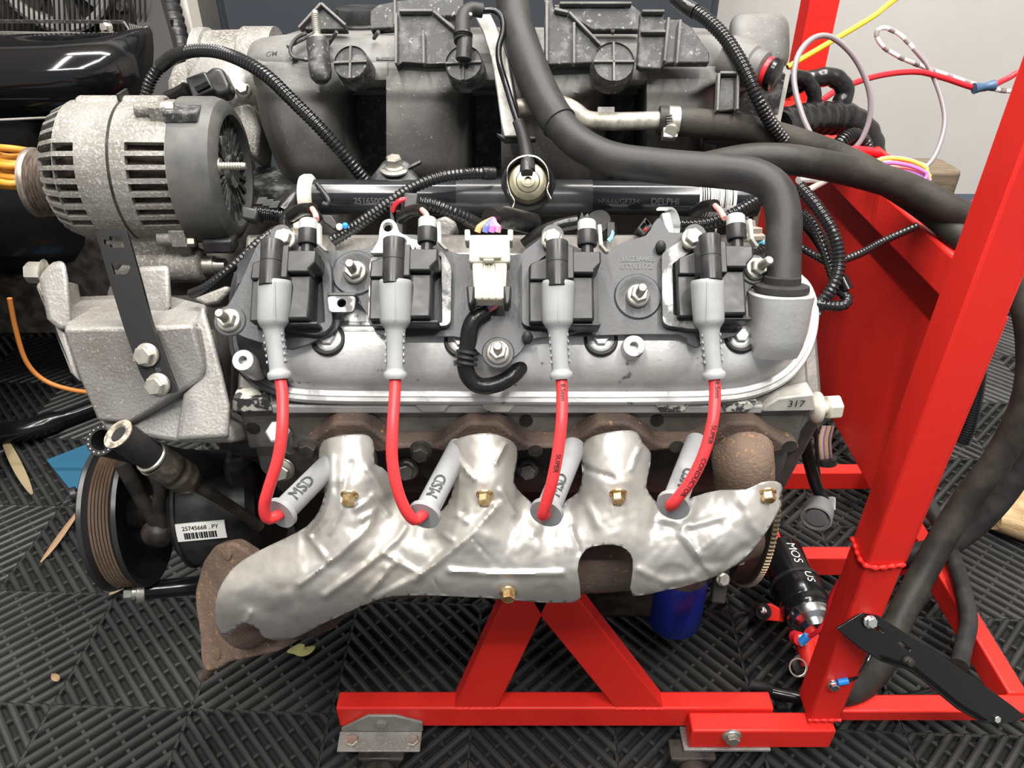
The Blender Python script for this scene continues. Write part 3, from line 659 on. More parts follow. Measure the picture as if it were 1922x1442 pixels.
RIDGE = [  # (points, amplitude mm, half width px)
 ([(562, 1096), (640, 1040), (690, 992), (700, 968)], 3.2, 8), ([(610, 1118), (690, 1060), (745, 1012), (760, 988)], 3.4, 9), ([(690, 1114), (726, 1075)], 2.5, 7),
 ([(722, 1040), (788, 1078)], 2.6, 7), ([(575, 1000), (616, 1052)], 2.4, 7), ([(616, 1052), (662, 1010)], 2.0, 8), ([(845, 1072), (930, 1078), (1055, 1076)], 3.0, 7),
 ([(930, 950), (860, 1022), (780, 1088)], 2.2, 9), ([(622, 855), (622, 930), (610, 975), (580, 1005)], 2.2, 7), ([(640, 900), (640, 960), (620, 1000)], 2.2, 6),
 ([(660, 870), (640, 930)], -1.5, 8), ([(690, 880), (705, 900), (720, 930)], 3.2, 10), ([(700, 930), (728, 965)], 2.6, 7), ([(668, 955), (692, 940)], 2.4, 6), ([(680, 975), (706, 956)], 2.4, 6),
 ([(850, 850), (880, 890), (890, 898)], 3.0, 6), ([(950, 832), (930, 870)], 2.6, 5), ([(850, 980), (872, 962)], -2.0, 7), ([(830, 1000), (850, 1015)], 2.0, 7), ([(860, 968), (878, 980)], 2.2, 6),
 ([(940, 920), (965, 965)], 2.6, 8), ([(1093, 878), (1150, 898)], -2.6, 6), ([(1200, 840), (1185, 880)], 2.6, 6), ([(1100, 940), (1120, 985)], 1.8, 10), ([(1072, 990), (1088, 1036)], -2.4, 6),
 ([(1280, 995), (1312, 1042)], 2.0, 7), ([(1240, 972), (1300, 985), (1360, 968)], 1.8, 8), ([(1225, 985), (1290, 1000), (1350, 985)], -1.4, 7), ([(1200, 1070), (1250, 1095), (1300, 1085)], 2.0, 10),
 ([(1310, 1060), (1360, 1055), (1400, 1030)], -2.0, 12), ([(470, 1130), (520, 1150), (560, 1130)], -3.0, 22), ([(540, 1120), (556, 1150)], 2.5, 16), ([(1395, 945), (1420, 1000)], 1.6, 14), ([(1000, 1000), (1010, 1050)], 1.2, 22),
 ([(725, 1066), (742, 1060)], 2.2, 8), ([(900, 1000), (930, 1010)], 1.4, 16), ([(460, 1172), (470, 1150)], 3.2, 7)]
DISC = [(1262, 1085, 32, -1.6), (1030, 1118, 28, -1.2), (950, 1110, 24, 1.6)]
STEPS = [([(945, 934), (880, 1005), (800, 1068), (690, 1126)], -4.0), ([(1262, 990), (1300, 1045), (1342, 1086)], -3.0)]
def smin(a, b, k): h = max(0, min(1, .5+.5*(b-a)/k)); return b*(1-h)+a*h-k*h*(1-h)
def sht(x, y):
    ds = pold(x, y, SPINE)/95.0; a = .612 + .020*ds**2 + .030*max(0, ds-.8)**2
    best = a
    for r in RUN:
        d = pold(x, y, r)/60.0
        up = max(0, (905-y))/95.0 if r is not RUN[3] else 0
        b = .606 + .018*min(d, 3)**2 + .013*up**1.25
        best = smin(best, b, .02)
    best += .012*max(0, (y-1085)/60.0)**2 + (.0006*max(0, 560-x)/4 if x < 560 else 0)
    z = 0
    for pts, am, wd in RIDGE:
        d = pold(x, y, pts)
        if d < wd*2.4: z += 1.25*am*math.exp(-(d/(wd*.78))**2)
    for cx_, cy_, r, am in DISC:
        d = math.hypot(x-cx_, (y-cy_)*1.25)
        z += am/(1+math.exp((d-r)/2.0))
    for pl_, am in STEPS:
        for i in range(len(pl_)-1):
            ax_, ay_ = pl_[i]; bx2, by2 = pl_[i+1]; dx, dy = bx2-ax_, by2-ay_; LL_ = math.hypot(dx, dy)
            s_ = ((x-ax_)*dx+(y-ay_)*dy)/LL_/LL_
            if 0 <= s_ < 1:
                sd_ = ((x-ax_)*dy-(y-ay_)*dx)/LL_
                if abs(sd_) < 90: z -= am*(1/(1+math.exp(-sd_/1.3)))*math.exp(-max(0, sd_)/38)*min(1, s_*6+(1 if i else 0), (1-s_)*6+(0 if i == len(pl_)-2 else 1))
    n = mnoise.noise(Vector((x/34, y/34, 3)))*1.3 + mnoise.noise(Vector((x/14, y/14, 8)))*.4 + abs(mnoise.noise(Vector((x/26+y/40, y/30-x/60, 5))))*.8
    return best - (z+n)*.001
def inside(x, y, poly):
    c = False; j = len(poly)-1
    for i in range(len(poly)):
        if (poly[i][1] > y) != (poly[j][1] > y) and x < (poly[j][0]-poly[i][0])*(y-poly[i][1])/(poly[j][1]-poly[i][1])+poly[i][0]: c = not c
        j = i
    return c
pts2 = [Vector(p) for p in SH]; nb = len(pts2); ed = [(i, (i+1) % nb) for i in range(nb)]
st = 4.4
for j in range(int(400/st)):
    for i in range(int(1080/st)):
        x = 400 + i*st + (st/2 if j % 2 else 0); y = 805 + j*st
        if inside(x, y, SH) and min(math.hypot(x-p[0], y-p[1]) for p in SH) > st*.6: pts2.append(Vector((x, y)))
vo, eo, fo, _, _, _ = delaunay_2d_cdt(pts2, ed, [list(range(nb))], 1, 1e-4)
mb = MB(); mb.add([P(v.x, v.y, sht(v.x, v.y)) for v in vo], [tuple(f) for f in fo])
sh = part('heat_shield', mb, M_shield, em, angle=60)
md = sh.modifiers.new('thick', 'SOLIDIFY'); md.thickness = .0012; md.offset = -1
for x, y in ((656, 929), (910, 928), (1160, 926), (1440, 924), (954, 1111)):
    tt = sht(x, y); c = P(x, y, tt-.001); ax = (-FWD*.62 - UPV*.78) if y < 1000 else (-FWD*.8-UPV*.6)
    q = bolt(sh, c, ax, .0056, .0062, M_gold, name='shield_bolt')
vs = text_flat('Richter', .010, P(520, 1052, sht(520, 1052)-.004), (P(560, 1030, .61)-P(500, 1062, .61)).normalized(), UPV)
# ================================================================== alternator
al = thing('alternator', 'dirty silver alternator with slotted housing and black rear cover', 'alternator', P(250, 470, .70))
AC = P(263, 322, .702); A1 = Vector((1, .04, -.01)).normalized()
ax2 = Vector((0, 0, 1)); ax2 = (ax2 - A1*ax2.dot(A1)).normalized(); ax3 = A1.cross(ax2)
sgn = 1 if (AC+ax3-CAM).length > (AC-ax3-CAM).length else -1
AR = .0625
def aw(h, r, a): return AC + A1*h + (ax2*math.sin(a) - ax3*(sgn*math.cos(a)))*r      # a = 0 faces forward, 90 degrees is up
NS = 34; DA = 2*math.pi/NS
def shell(h0, h1, r0, r1, sl0, sl1, thick=.006):
    """drum wall with rows of long slots on the front and back"""
    mb = MB()
    def R(h): return r0 + (r1-r0)*(h-h0)/(h1-h0)
    def blockp(ha, hb, aa, ab, n=2):
        L = []
        for i in range(n+1):
            a = aa+(ab-aa)*i/n; L.append([aw(ha, R(ha), a), aw(hb, R(hb), a), aw(hb, R(hb)-thick, a), aw(ha, R(ha)-thick, a)])
        mb.loft(L)
    for k in range(NS):
        a0 = k*DA - .02; c = (a0+DA/2-.08+math.pi) % math.pi
        c = min(c, math.pi-c)
        blockp(h0, sl0, a0, a0+DA); blockp(sl1, h1, a0, a0+DA)
        if c < .66: blockp(sl0, sl1, a0, a0+DA*.36)
        else: blockp(sl0, sl1, a0, a0+DA)
    return mb
part('front_housing', shell(-.046, -.001, AR*.985, AR, -.0455, -.028), M_alud, al, angle=50)
mb = MB()
for k in range(NS):
    a = k*DA - .02 + DA*.18; L = []
    for h, r in ((-.066, .040), (-.0655, .047), (-.060, .055), (-.045, AR*.985)):
        L.append([aw(h, r, a-.033), aw(h, r, a+.033), aw(h+.004, r-.009, a+.033), aw(h+.004, r-.009, a-.033)])
    mb.loft(L)
mb.lathe(AC, A1, [(.020, -.067), (.041, -.067), (.043, -.064), (.040, -.059), (.020, -.059)], 48)
part('front_vane_ring', mb, M_alud, al, angle=50)
part('rear_housing', shell(.001, .050, AR, AR*.985, .014, .0465), M_alud, al, angle=50)
part('stator', MB().lathe(AC, A1, [(.026, -.055), (.046, -.055), (.050, -.035), (.053, -.02), (.053, .012), (.050, .045), (.026, .048)], 48), mat('copper_dirt', (.10, .065, .05), .6, .3, col2=(.03, .025, .02), scale=60, stretch=(1, 9, 9)), al)
part('seam_ring', MB().lathe(AC, A1, [(.058, -.0012), (AR+.0003, -.0012), (AR+.0003, .0012), (.058, .0012)], 48), M_dark, al)
mb = MB(); pr = [(.012, -.066), (.020, -.070), (.029, -.072)]
for k in range(6): h = -.074 - k*.0030; pr += [(.030, h), (.027, h-.0015)]
pr += [(.030, -.092), (.031, -.094), (.031, -.097), (.012, -.097)]
part('pulley', mb.lathe(AC + ax2*-.010, A1, pr, 40), mat('worn_pulley', (.16, .12, .10), .4, .7, col2=(.30, .26, .22), scale=90, stretch=(8, 1, 1)), al)
mb = MB(); mb.lathe(AC, A1, [(.058, .046), (AR+.002, .048), (AR+.002, .074), (AR-.001, .082), (.054, .087), (.049, .087), (.049, .078), (.046, .076)], 56, False); part('rear_cover', mb, mat('chalky_black', (.052, .054, .055), .5, col2=(.09, .088, .08), scale=30), al)
mb = MB()
for k in range(26):
    a = k*2*math.pi/26
    mb.loft([[aw(.081, .014, a-.06), aw(.081, .014, a+.06), aw(.077, .014, a+.06), aw(.077, .014, a-.06)], [aw(.081, .050, a-.045), aw(.081, .050, a+.045), aw(.077, .050, a+.045), aw(.077, .050, a-.045)]])
mb.lathe(AC, A1, [(.004, .085), (.015, .085), (.016, .077), (.004, .077)], 30)
part('rear_grille', mb, M_intd, al)
mb = MB()
for k in range(9):
    a = -1.9+k*.32; mb.loft([[aw(.075, .020, a-.09), aw(.075, .020, a+.09), aw(.072, .020, a+.09), aw(.072, .020, a-.09)], [aw(.075, .047, a-.08), aw(.075, .047, a+.08), aw(.072, .047, a+.08), aw(.072, .047, a-.08)]])
part('rectifier_fins', mb, M_alud, al)
part('rear_plate', MB().lathe(AC, A1, [(.01, .064), (.055, .064), (.055, .069), (.01, .069)], 40), M_dark, al)
a = aw(.076, .046, .42); mb = MB(); mb.cyl(a, a+A1*.012, .0068); mb.lathe(a+A1*.012, A1, [(.0033, 0)] + [q for k in range(9) for q in ((.0035, k*.0022), (.0029, k*.0022+.0011))] + [(.0028, .021)], 14); part('output_stud', mb, M_zinc, al)
part('cover_tab', MB().prism([aw(.0875, r, a_) for r, a_ in ((.040, .62), (.050, .95), (.042, 1.1), (.035, .72))], A1*.002), M_intd, al)
mb = MB(); mb.cyl(aw(-.040, .053, 1.70), aw(.036, .053, 1.70), .0125, seg=24); mb.box(aw(-.002, .047, 1.66), A1*.038, ax2*.010, ax3*.022); part('top_ear', mb, M_alud, al, bevel=.002)
part('ear_slot', MB().box(aw(-.0005, .066, 1.68), A1*.0012, ax2*.003, ax3*.010), M_dark, al)
mb = MB(); mb.cyl(aw(-.032, .085, -1.18), aw(.050, .085, -1.18), .016, seg=28); mb.box(aw(.006, .068, -1.15), A1*.038, ax2*.020, ax3*.012); part('bottom_ear', mb, M_alud, al, bevel=.003)
mb = MB(); mb.cyl(aw(.050, .085, -1.18), aw(.060, .085, -1.18), .0085); mb.cyl(aw(.060, .085, -1.18), aw(.070, .085, -1.18), .0068, .006); part('pivot_bolt', mb, M_zinc, al)
for a_ in (1.22, -.80):
    mb = MB(); mb.cyl(aw(.020, .064, a_), aw(.044, .064, a_), .0066, seg=18); mb.box(aw(.040, .061, a_), A1*.007, ax2*.008, ax3*.010); ob = part('through_bolt_boss', mb, M_alud, al, bevel=.001)
    mb = MB(); mb.hexa(aw(.043, .0675, a_), A1, .0048, .010); part('through_bolt', mb, M_zinc, ob)
part('regulator_block', MB().box(aw(.060, .062, 1.20), A1*.014, ax2*.005, ax3*.014), M_intd, al, bevel=.002)
part('lower_shroud', MB().box(aw(.072, .066, -.95), A1*.014, ax2*.007, ax3*.010), M_blk, al, bevel=.003)
# ================================================================== accessory bracket
ab = thing('accessory_bracket', 'weathered cast aluminium alternator bracket below the alternator', 'bracket', P(260, 800, .66))
TB = .615
def solid(poly, t0, dep, m, parent, name, bev=.003, vec=None):
    return part(name, MB().prism([P(x, y, t0 if not callable(t0) else t0(x, y)) for x, y in poly], (vec or FWD)*dep), m, parent, bevel=bev, seg=3)
# front face (tilted: nearer at top), tray top, left ear, right wing, foot
tf = lambda x, y: .602 + .00016*(y-610)
solid([(118, 618), (300, 614), (362, 610), (384, 690), (378, 712), (332, 742), (245, 795), (182, 790), (150, 715)], tf, .045, M_alub, ab, 'front_web')
part('tray', MB().prism([P(118, 618, .602), P(362, 612, .602), P(388, 570, .655), P(300, 548, .690), P(130, 556, .690)], Vector((0, 0, -.012))), M_alub, ab, bevel=.004, seg=3)
part('left_ear', MB().loft([[P(x, y, .620) for x, y in ((72, 520), (92, 498), (122, 490), (128, 520), (136, 618), (112, 622), (88, 600))], [P(x, y, .690) for x, y in ((84, 508), (100, 492), (120, 488), (126, 520), (134, 590), (112, 592), (94, 575))]]), M_alub, ab, bevel=.004, seg=3)
bolt(ab, P(84, 512, .650), (-1, -.15, .1), .009, .012, M_zinc, rot=0)
part('right_ear', MB().loft([[P(x, y, .640) for x, y in ((255, 502), (318, 498), (322, 575), (300, 612), (270, 610))], [P(x, y, .685) for x, y in ((262, 500), (316, 498), (322, 560), (300, 580), (270, 580))]]), M_alub, ab, bevel=.004, seg=3)
part('right_wing', MB().loft([[P(x, y, .618) for x, y in ((360, 612), (382, 572), (402, 640), (418, 700), (432, 760), (430, 822), (330, 828), (345, 740), (384, 706), (378, 660))], [P(x, y, .68) for x, y in ((360, 612), (382, 572), (402, 640), (418, 700), (432, 760), (430, 822), (330, 828), (345, 740), (384, 706), (378, 660))]]), M_alub, ab, bevel=.004, seg=3)
part('foot', MB().prism([P(x, y, .640) for x, y in ((182, 788), (245, 796), (330, 742), (350, 740), (436, 800), (440, 832), (345, 832), (300, 826), (250, 818), (200, 812))], FWD*.05), M_alub, ab, bevel=.004, seg=3)
part('lug', MB().prism([P(x, y, .66) for x, y in ((362, 560), (425, 535), (432, 545), (410, 570), (385, 575))], FWD*.02), M_alub, ab, bevel=.004)
solid([(64, 536), (84, 516), (100, 600), (122, 622), (150, 720), (130, 700), (96, 612)], .628, .05, M_alub, ab, 'edge_rib')
# black flat strap with slots
sp_ = thing('strap_bracket', 'flat black steel strap with slots bolted across the alternator bracket', 'strap', P(300, 735, .60))
so = P(255, 590, .592); sn = (-FWD + UPV*.06).normalized()
def S(x, y): return PL(x, y, so, sn)
out = rnd([S(178, 432), (S(236, 430)), S(262, 520), S(284, 604), S(316, 690), S(334, 735), S(300, 742), S(282, 735), S(262, 700), S(232, 615), S(206, 530)], .004)
holes = [[S(*q) for q in ((205, 444), (229, 441), (233, 465), (206, 465), (206, 458), (195, 459), (194, 450), (205, 450))], [S(*q) for q in ((208, 492), (216, 506), (225, 496), (242, 497), (244, 503), (238, 515), (213, 516))], [S(*q) for q in ((286, 690), (298, 688), (303, 696), (297, 700), (295, 706), (289, 700))]]
part('strap', MB().plate(out, holes, -sn*.004), mat('satin_black_steel', (.009, .009, .0095), .34, spec=.3), sp_, bevel=.0008)
for x, y in ((279, 666), (300, 722)): bolt(sp_, S(x, y), sn + Vector((-.1, 0, -.25)), .0074, .006, M_zinc, washer=.0088, rot=.2)
# ================================================================== power steering pump
ps = thing('power_steering_pump', 'black power steering pump with large grooved pulley and cut hoses', 'pump', P(330, 1080, .88))
PC = P(268, 962, .842); pax = Vector((1, .10, .03)).normalized()
pr = [(.018, -.026), (.070, -.023), (.071, .000), (.0795, .004), (.0805, .000), (.0770, -.0015)]
for k in range(7): h = -.003 - k*.0034; pr += [(.0768, h), (.0735, h-.0017)]
pr += [(.0770, -.0275), (.0805, -.029), (.0815, -.033), (.0790, -.035), (.072, -.034), (.068, -.031), (.018, -.034)]
mb = MB(); mb.lathe(PC + pax*.002, pax, pr, 64); pu = part('pulley', mb, mat('satin_pulley', (.020, .020, .021), .3), ps)
pr = []
for k in range(7): h = -.003 - k*.0034; pr += [(.0780, h), (.0725, h-.0017)]
part('grooves', MB().lathe(PC + pax*.002, pax, pr, 64, False), mat('rusty_groove', (.40, .31, .24), .42, .6, col2=(.30, .20, .13), scale=25), pu)
mb = MB(); bc = PC + pax*.040; mb.lathe(bc, pax, [(.015, 0), (.055, .006), (.062, .012), (.063, .020), (.061, .055), (.055, .085), (.045, .092)], 48); part('reservoir', mb, M_blk, ps)
mb = MB(); mb.lathe(PC + pax*.01, pax, [(.018, -.02), (.018, .03)], 24); mb.ball(PC+pax*.03+Vector((0, -.035, -.0)), .018, .016, .016); part('neck', mb, M_dark, ps)
mb = MB(); mb.bx(-.30, -.27, .60, .70, .30, .47); part('rear_mount', mb, M_dark, ps, bevel=.01)
# label with bar code
pn = (CAM-bc); pn = (pn - pax*pn.dot(pax)).normalized(); pq = pax.cross(pn)
def proj(p): v = p-CAM; t_ = v.dot(FWD); return CX+F*v.x/t_, CY-F*v.dot(UPV)/t_
LR = .0640
def rs(h, a, lift=0): return bc + pax*h + (pn*math.cos(a) + pq*math.sin(a))*(LR+lift)
a0 = min((k*.01-1.2 for k in range(240)), key=lambda a: abs(proj(rs(.040, a))[1]-998) + (50 if (CAM-rs(.04, a)).dot(rs(.04, a)-bc-pax*.04) < 0 else 0))
h0 = min((k*.0005 for k in range(160)), key=lambda h: abs(proj(rs(h, a0))[0]-377))
up_ = 1 if proj(rs(h0, a0+.1))[1] < proj(rs(h0, a0-.1))[1] else -1
def lab(x, y, lift): return rs(h0+x, a0 + up_*y/LR, lift)
mb = MB(); L = []
for k in range(9):
    y = -.0098+k*.0196/8; L.append([lab(-.0245, y, .0004), lab(.0245, y, .0004), lab(.0245, y, -.002), lab(-.0245, y, -.002)])
lb = part('label', mb.loft(L), M_paper, ps)
vs, fs = text2d('25745668 . PY', .0062); ww = max(v[0] for v in vs)
part('label_print', MB().add([lab(v[0]-ww/2, v[1]+.0022, .0007) for v in vs], fs), M_ink, lb)
mb = MB(); x = -.017
random.seed(3)
while x < .016:
    ww = random.choice((.0003, .0005, .0009)); mb.loft([[lab(x-ww, y, .0007), lab(x+ww, y, .0007), lab(x+ww, y, .0003), lab(x-ww, y, .0003)] for y in (-.0075, -.004, -.0005)]); x += ww*2+random.choice((.0004, .0008))
part('barcode', mb, M_ink, lb)
random.seed(11)
part('reservoir_seam', MB().lathe(bc, pax, [(.0625, .0125), (.0648, .0135), (.0648, .0165), (.0625, .0175)], 48, False), M_dark, ps)
# lines and hose stubs
h1 = thing('cut_hose', 'black cut hose end with crimped steel sleeve above the pump pulley', 'hose', P(330, 890, .70))
def tb(pts, r, seg=18, n=8): return MB().tube(resample(crom([P(*q) for q in pts], n), .004), r, seg)
mb = tb([(222, 815, .622), (262, 842, .640), (300, 868, .660)], .0125, 26); part('hose', mb, M_rub, h1)
a = P(222, 815, .622); d = (P(222, 815, .622)-P(300, 868, .660)).normalized(); part('frayed_end', MB().lathe(a, d, [(.0122, -.002), (.0132, .0005), (.0085, .0015), (.006, -.001)], 24), mat('frayed_cord', (.42, .37, .29), .8, col2=(.12, .1, .08), scale=160), h1)
mb = MB(); q = resample(crom([P(*q) for q in ((288, 862, .655), (318, 880, .670), (358, 905, .695))], 8), .002)
mb.tube(q, lambda s: .0150 if s < .42 else .0128 if s < .55 else .0150-.004*max(0, (s-.8)/.2), 26); part('crimp_sleeve', mb, mat('oily_steel', (.12, .105, .085), .3, .7, col2=(.32, .29, .24), scale=70, cov=.6), h1, angle=50)
part('clamp_ring', MB().lathe(P(284, 858, .652), d, [(.0130, -.002), (.0142, -.001), (.0142, .001), (.0130, .002)], 28), M_zinc, h1)
part('steel_line', tb([(345, 900, .69), (400, 930, .715), (450, 962, .75), (490, 990, .765)], .0055, 14), M_dark, h1)
h2 = thing('return_hose', 'open black rubber hose stub beside the cut hose', 'hose', P(200, 830, .74))
mb = MB(); q = resample(crom([P(*q) for q in ((190, 826, .66), (240, 840, .70), (330, 866, .76), (420, 872, .82))], 8), .004); fr = frames(q)
outr = [[p + x*(math.cos(2*math.pi*k/24)*.0135) + y*(math.sin(2*math.pi*k/24)*.0135) for k in range(24)] for p, (t_, x, y) in zip(q, fr)]
inr = [[p + x*(math.cos(2*math.pi*k/24)*.0092) + y*(math.sin(2*math.pi*k/24)*.0092) for k in range(24)] for p, (t_, x, y) in zip(q[:6], fr[:6])]
mb.loft(list(reversed(inr)) + outr, True, True); part('hose', mb, M_rub, h2, angle=50)
mb = MB(); f0 = fr[0]
for k in range(16):
    a = 2*math.pi*k/16; mb.ball(q[0] - f0[0]*.0003 + f0[1]*math.cos(a)*.0114 + f0[2]*math.sin(a)*.0114, .0007, seg=6, rings=4)
part('cord_ends', mb, M_paper, h2)
l1 = solo('pump_pressure_line', tb([(228, 868, .77), (262, 930, .79), (296, 985, .81)], .0075), M_dark, 'oily black steel pipe angling from pulley rim to pump neck', 'pipe')
l2 = solo('pump_return_line', tb([(286, 880, .78), (302, 915, .79), (300, 950, .80), (306, 985, .81)], .0075), M_dark, 'short crooked black pipe beside the pump pressure pipe', 'pipe')
h3 = thing('oil_cooler_line', 'black pipe with brass end fitting under the pump', 'pipe', P(240, 1110, .85))
part('pipe', tb([(255, 1110, .85), (300, 1106, .86), (380, 1098, .88), (470, 1090, .92)], .0105), M_blkg, h3)
mb = MB(); a = P(262, 1110, .85); d = (P(240, 1112, .845)-a).normalized(); mb.lathe(a, d, [(.0085, -.006), (.013, -.005), (.013, .003), (.009, .003), (.009, .008)], 22); mb.hexa(a+d*.008, d, .0085, .008); part('fitting', mb, M_zinc, h3, bevel=.0006)
# ================================================================== intake manifold
im = thing('intake_manifold', 'dusty black plastic intake manifold with four curved runners', 'intake manifold', (0, .78, .72))
xa, xb = P(478, 150, .76).x, P(1408, 150, .76).x
def yz(py, Y): p = PY(961, py, Y); return (p.y, p.z)
# plenum: rounded cross section swept along the engine, ends rounded off
secq = [yz(162, .79), yz(150, .758), yz(128, .746), yz(108, .749), yz(80, .768), yz(66, .79), yz(62, .88), (.98, yz(62, .88)[1]-.01), (1.02, .79), (.98, .77), (.79, .785)]
cyz = (sum(q[0] for q in secq)/len(secq), sum(q[1] for q in secq)/len(secq))
secr = rnd([Vector((0, q[0], q[1])) for q in secq], .02, 4)
mb = MB(); loops = []
for x, k in ((xa, .62), (xa+.004, .76), (xa+.012, .88), (xa+.026, .97), (xa+.045, 1), (xb-.03, 1), (xb-.012, .95), (xb, .85)):
    loops.append([Vector((x, cyz[0]+(p.y-cyz[0])*k, cyz[1]+(p.z-cyz[1])*k)) for p in secr])
part('plenum', mb.loft(loops), M_int, im, angle=50)
# rear dome (right end)
mb = MB(); dz = P(1428, 72, .86); q = []
def sqr(cx_, cy_, rx, ry, t_, n=28, e=.5): return [P(cx_ + rx*math.copysign(abs(math.cos(2*math.pi*k/n))**e, math.cos(2*math.pi*k/n)), cy_ + ry*math.copysign(abs(math.sin(2*math.pi*k/n))**e, math.sin(2*math.pi*k/n)), t_) for k in range(n)]
mb.loft([sqr(1426, 80, 30, 28, .835), sqr(1426, 79, 44, 42, .838), sqr(1426, 78, 53, 52, .846), sqr(1426, 78, 56, 55, .86), sqr(1424, 78, 56, 55, .98)]); part('rear_dome', mb, M_int, im, angle=60)
# runners: moulded fronts that roll off into deep arches between them
BAY = [(480, 730, 700, 574), (730, 945, 925, 808), (945, 1214, 1190, 1062), (1214, 1402, 1385, 1288)]
def bayY(k, x, y):
    xs, xe, xt, xa_ = BAY[k]; w_ = xe-xs
    yt = 161 + 26*max(0, min(1.6, (xt-x)/(xt-xa_)))**2
    q = 1/(1+math.exp(-(y-yt)/3.2)); u = (x-xs)/w_
    roll = .060*max(0, (u-.34)/.40)**2 if u < .74 else .060
    deep = .030/(1+math.exp(-(u-.70)*60))
    left = .05*max(0, (.16-u)/.16)**2 if k == 0 else 0
    low = .016*max(0, (y-300)/50)**2
    return .7310 + .00030*max(0, 172-y) + q*(min(roll, .062)+deep) + left*(1/(1+math.exp(-(y-150)/10))) + low - .006*math.sin(math.pi*min(1, max(0, (y-190)/150)))*(1 if u < .6 else 0)
for k in range(4):
    xs, xe, xt, xa_ = BAY[k]; nx = int((xe-xs)/5); mb = MB(); rows = []; ys = [114, 120, 126] + [132+r*5 for r in range(45)]
    for y in ys:
        row = []
        xl0 = xs if k else 482 + (.09*max(0, y-150) + .0012*max(0, y-150)**2)
        for c_ in range(nx+1):
            x = xl0 + (xe-xl0)*c_/nx; Y_ = bayY(k, xs+(xe-xs)*c_/nx if k == 0 else x, y) + (.010*(126-y)/12 if y < 126 else 0); row.append(PY(x, y, Y_))
        p0 = row[0]; row.insert(0, p0 + Vector((.0005, .085, -.01)))
        rows.append(row)
    n_ = len(rows[0]); o_ = [p for r in rows for p in r]
    mb.add(o_, [(a*n_+b, a*n_+b+1, (a+1)*n_+b+1, (a+1)*n_+b) for a in range(len(rows)-1) for b in range(n_-1)])
    rn = part('runner', mb, M_int, im, angle=50)
    m_ = rn.modifiers.new('thick', 'SOLIDIFY'); m_.thickness = .003; m_.offset = -1
    px = xs+60
    mb = MB(); a = PY(px, 350, .755); mb.bx(a.x-.045, a.x+.055, a.y-.015, a.y+.05, a.z-.016, a.z+.004); part('port_foot', mb, M_intd, im, bevel=.003)
mb = MB(); mb.bx(xa+.02, xb+.04, .815, .92, .66, .80); part('valley_wall', mb, M_intd, im)
# round caps with a cross
for px, py, r in ((658, 117, .0155), (870, 118, .0165), (1152, 116, .0185)):
    n = (-FWD + Vector((-.12 if px < 961 else .0, 0, .10))).normalized(); c = P(px, py, .672)
    mb = MB(); mb.lathe(c, n, [(r*1.04, -.022), (r*1.02, -.008), (r, -.006), (r, -.001), (r*.95, .0006), (r*.93, -.0012), (.002, -.0012)], 40); cp_ = part('round_cap', mb, M_intd, im)
    x, y = perp(n); yy = (UPV - n*UPV.dot(n)).normalized(); xx = yy.cross(n)
    mb = MB(); mb.box(c, xx*r*.95, yy*.0009, n*.0018); mb.box(c, xx*.0009, yy*r*.95, n*.0018); part('cross_rib', mb, M_int, cp_)
# ribbed panels standing on the shoulder
def panel(poly, t0, dep, m=M_intd, name='ribbed_panel', ribs=(), rm=None):
    o = part(name, MB().prism([P(x, y, t0) for x, y in poly], FWD*dep), m, im, bevel=.0012)
    for (xa_, ya_, xb_, yb_) in ribs:
        a, b = P(xa_, ya_, t0-.002), P(xb_, yb_, t0-.002); d = (b-a).normalized(); s = d.cross(FWD).normalized()
        part('stiffener', MB().box((a+b)/2, d*((b-a).length/2), s*.0012, FWD*.004), rm or M_int, o, bevel=.0006)
    return o
panel(sm2([(742, 30), (748, 23), (812, 23), (836, 36), (860, 60), (858, 118), (756, 116), (744, 124)], 2), .690, .010, ribs=((744, 28, 744, 122), (750, 23, 812, 23), (795, 60, 796, 122), (814, 24, 856, 60)))
panel([(695, 55), (694, 20), (712, 8), (752, 0), (870, -6), (872, 30), (742, 32), (742, 52)], .735, .012, ribs=((742, 0, 742, 50),))
panel([(562, 55), (584, 20), (604, 9), (616, 14), (650, 50), (652, 56)], .715, .010, ribs=((562, 55, 604, 9), (604, 9, 650, 50)))
panel([(1022, 122), (1022, -8), (1036, -8), (1040, 18), (1068, 26), (1088, 52), (1132, 92), (1118, 118)], .686, .010, ribs=((1026, 0, 1026, 118), (1040, 20, 1066, 26), (1068, 26, 1130, 90), (1077, 45, 1077, 122)))
panel([(1040, 8), (1185, 8), (1204, 22), (1204, 56), (1110, 56), (1068, 26), (1042, 18)], .710, .010, ribs=((1050, 9, 1185, 9),))
panel([(1204, 128), (1196, 122), (1202, 22), (1246, 24), (1246, 36), (1275, 36), (1300, 52), (1332, 100), (1332, 118), (1250, 118), (1240, 130)], .682, .010, ribs=((1202, 62, 1248, 62), (1204, 24, 1246, 24), (1254, 36, 1246, 118), (1276, 40, 1269, 122)))
panel([(1352, 140), (1384, 140), (1382, 206), (1346, 210)], .690, .02, m=M_dark, name='square_socket', ribs=((1350, 139, 1382, 139), (1348, 140, 1345, 210), (1384, 140, 1382, 208)))
panel([(1324, 216), (1398, 212), (1396, 282), (1322, 280)], .72, .03, name='rear_foot', ribs=((1326, 266, 1396, 266),))
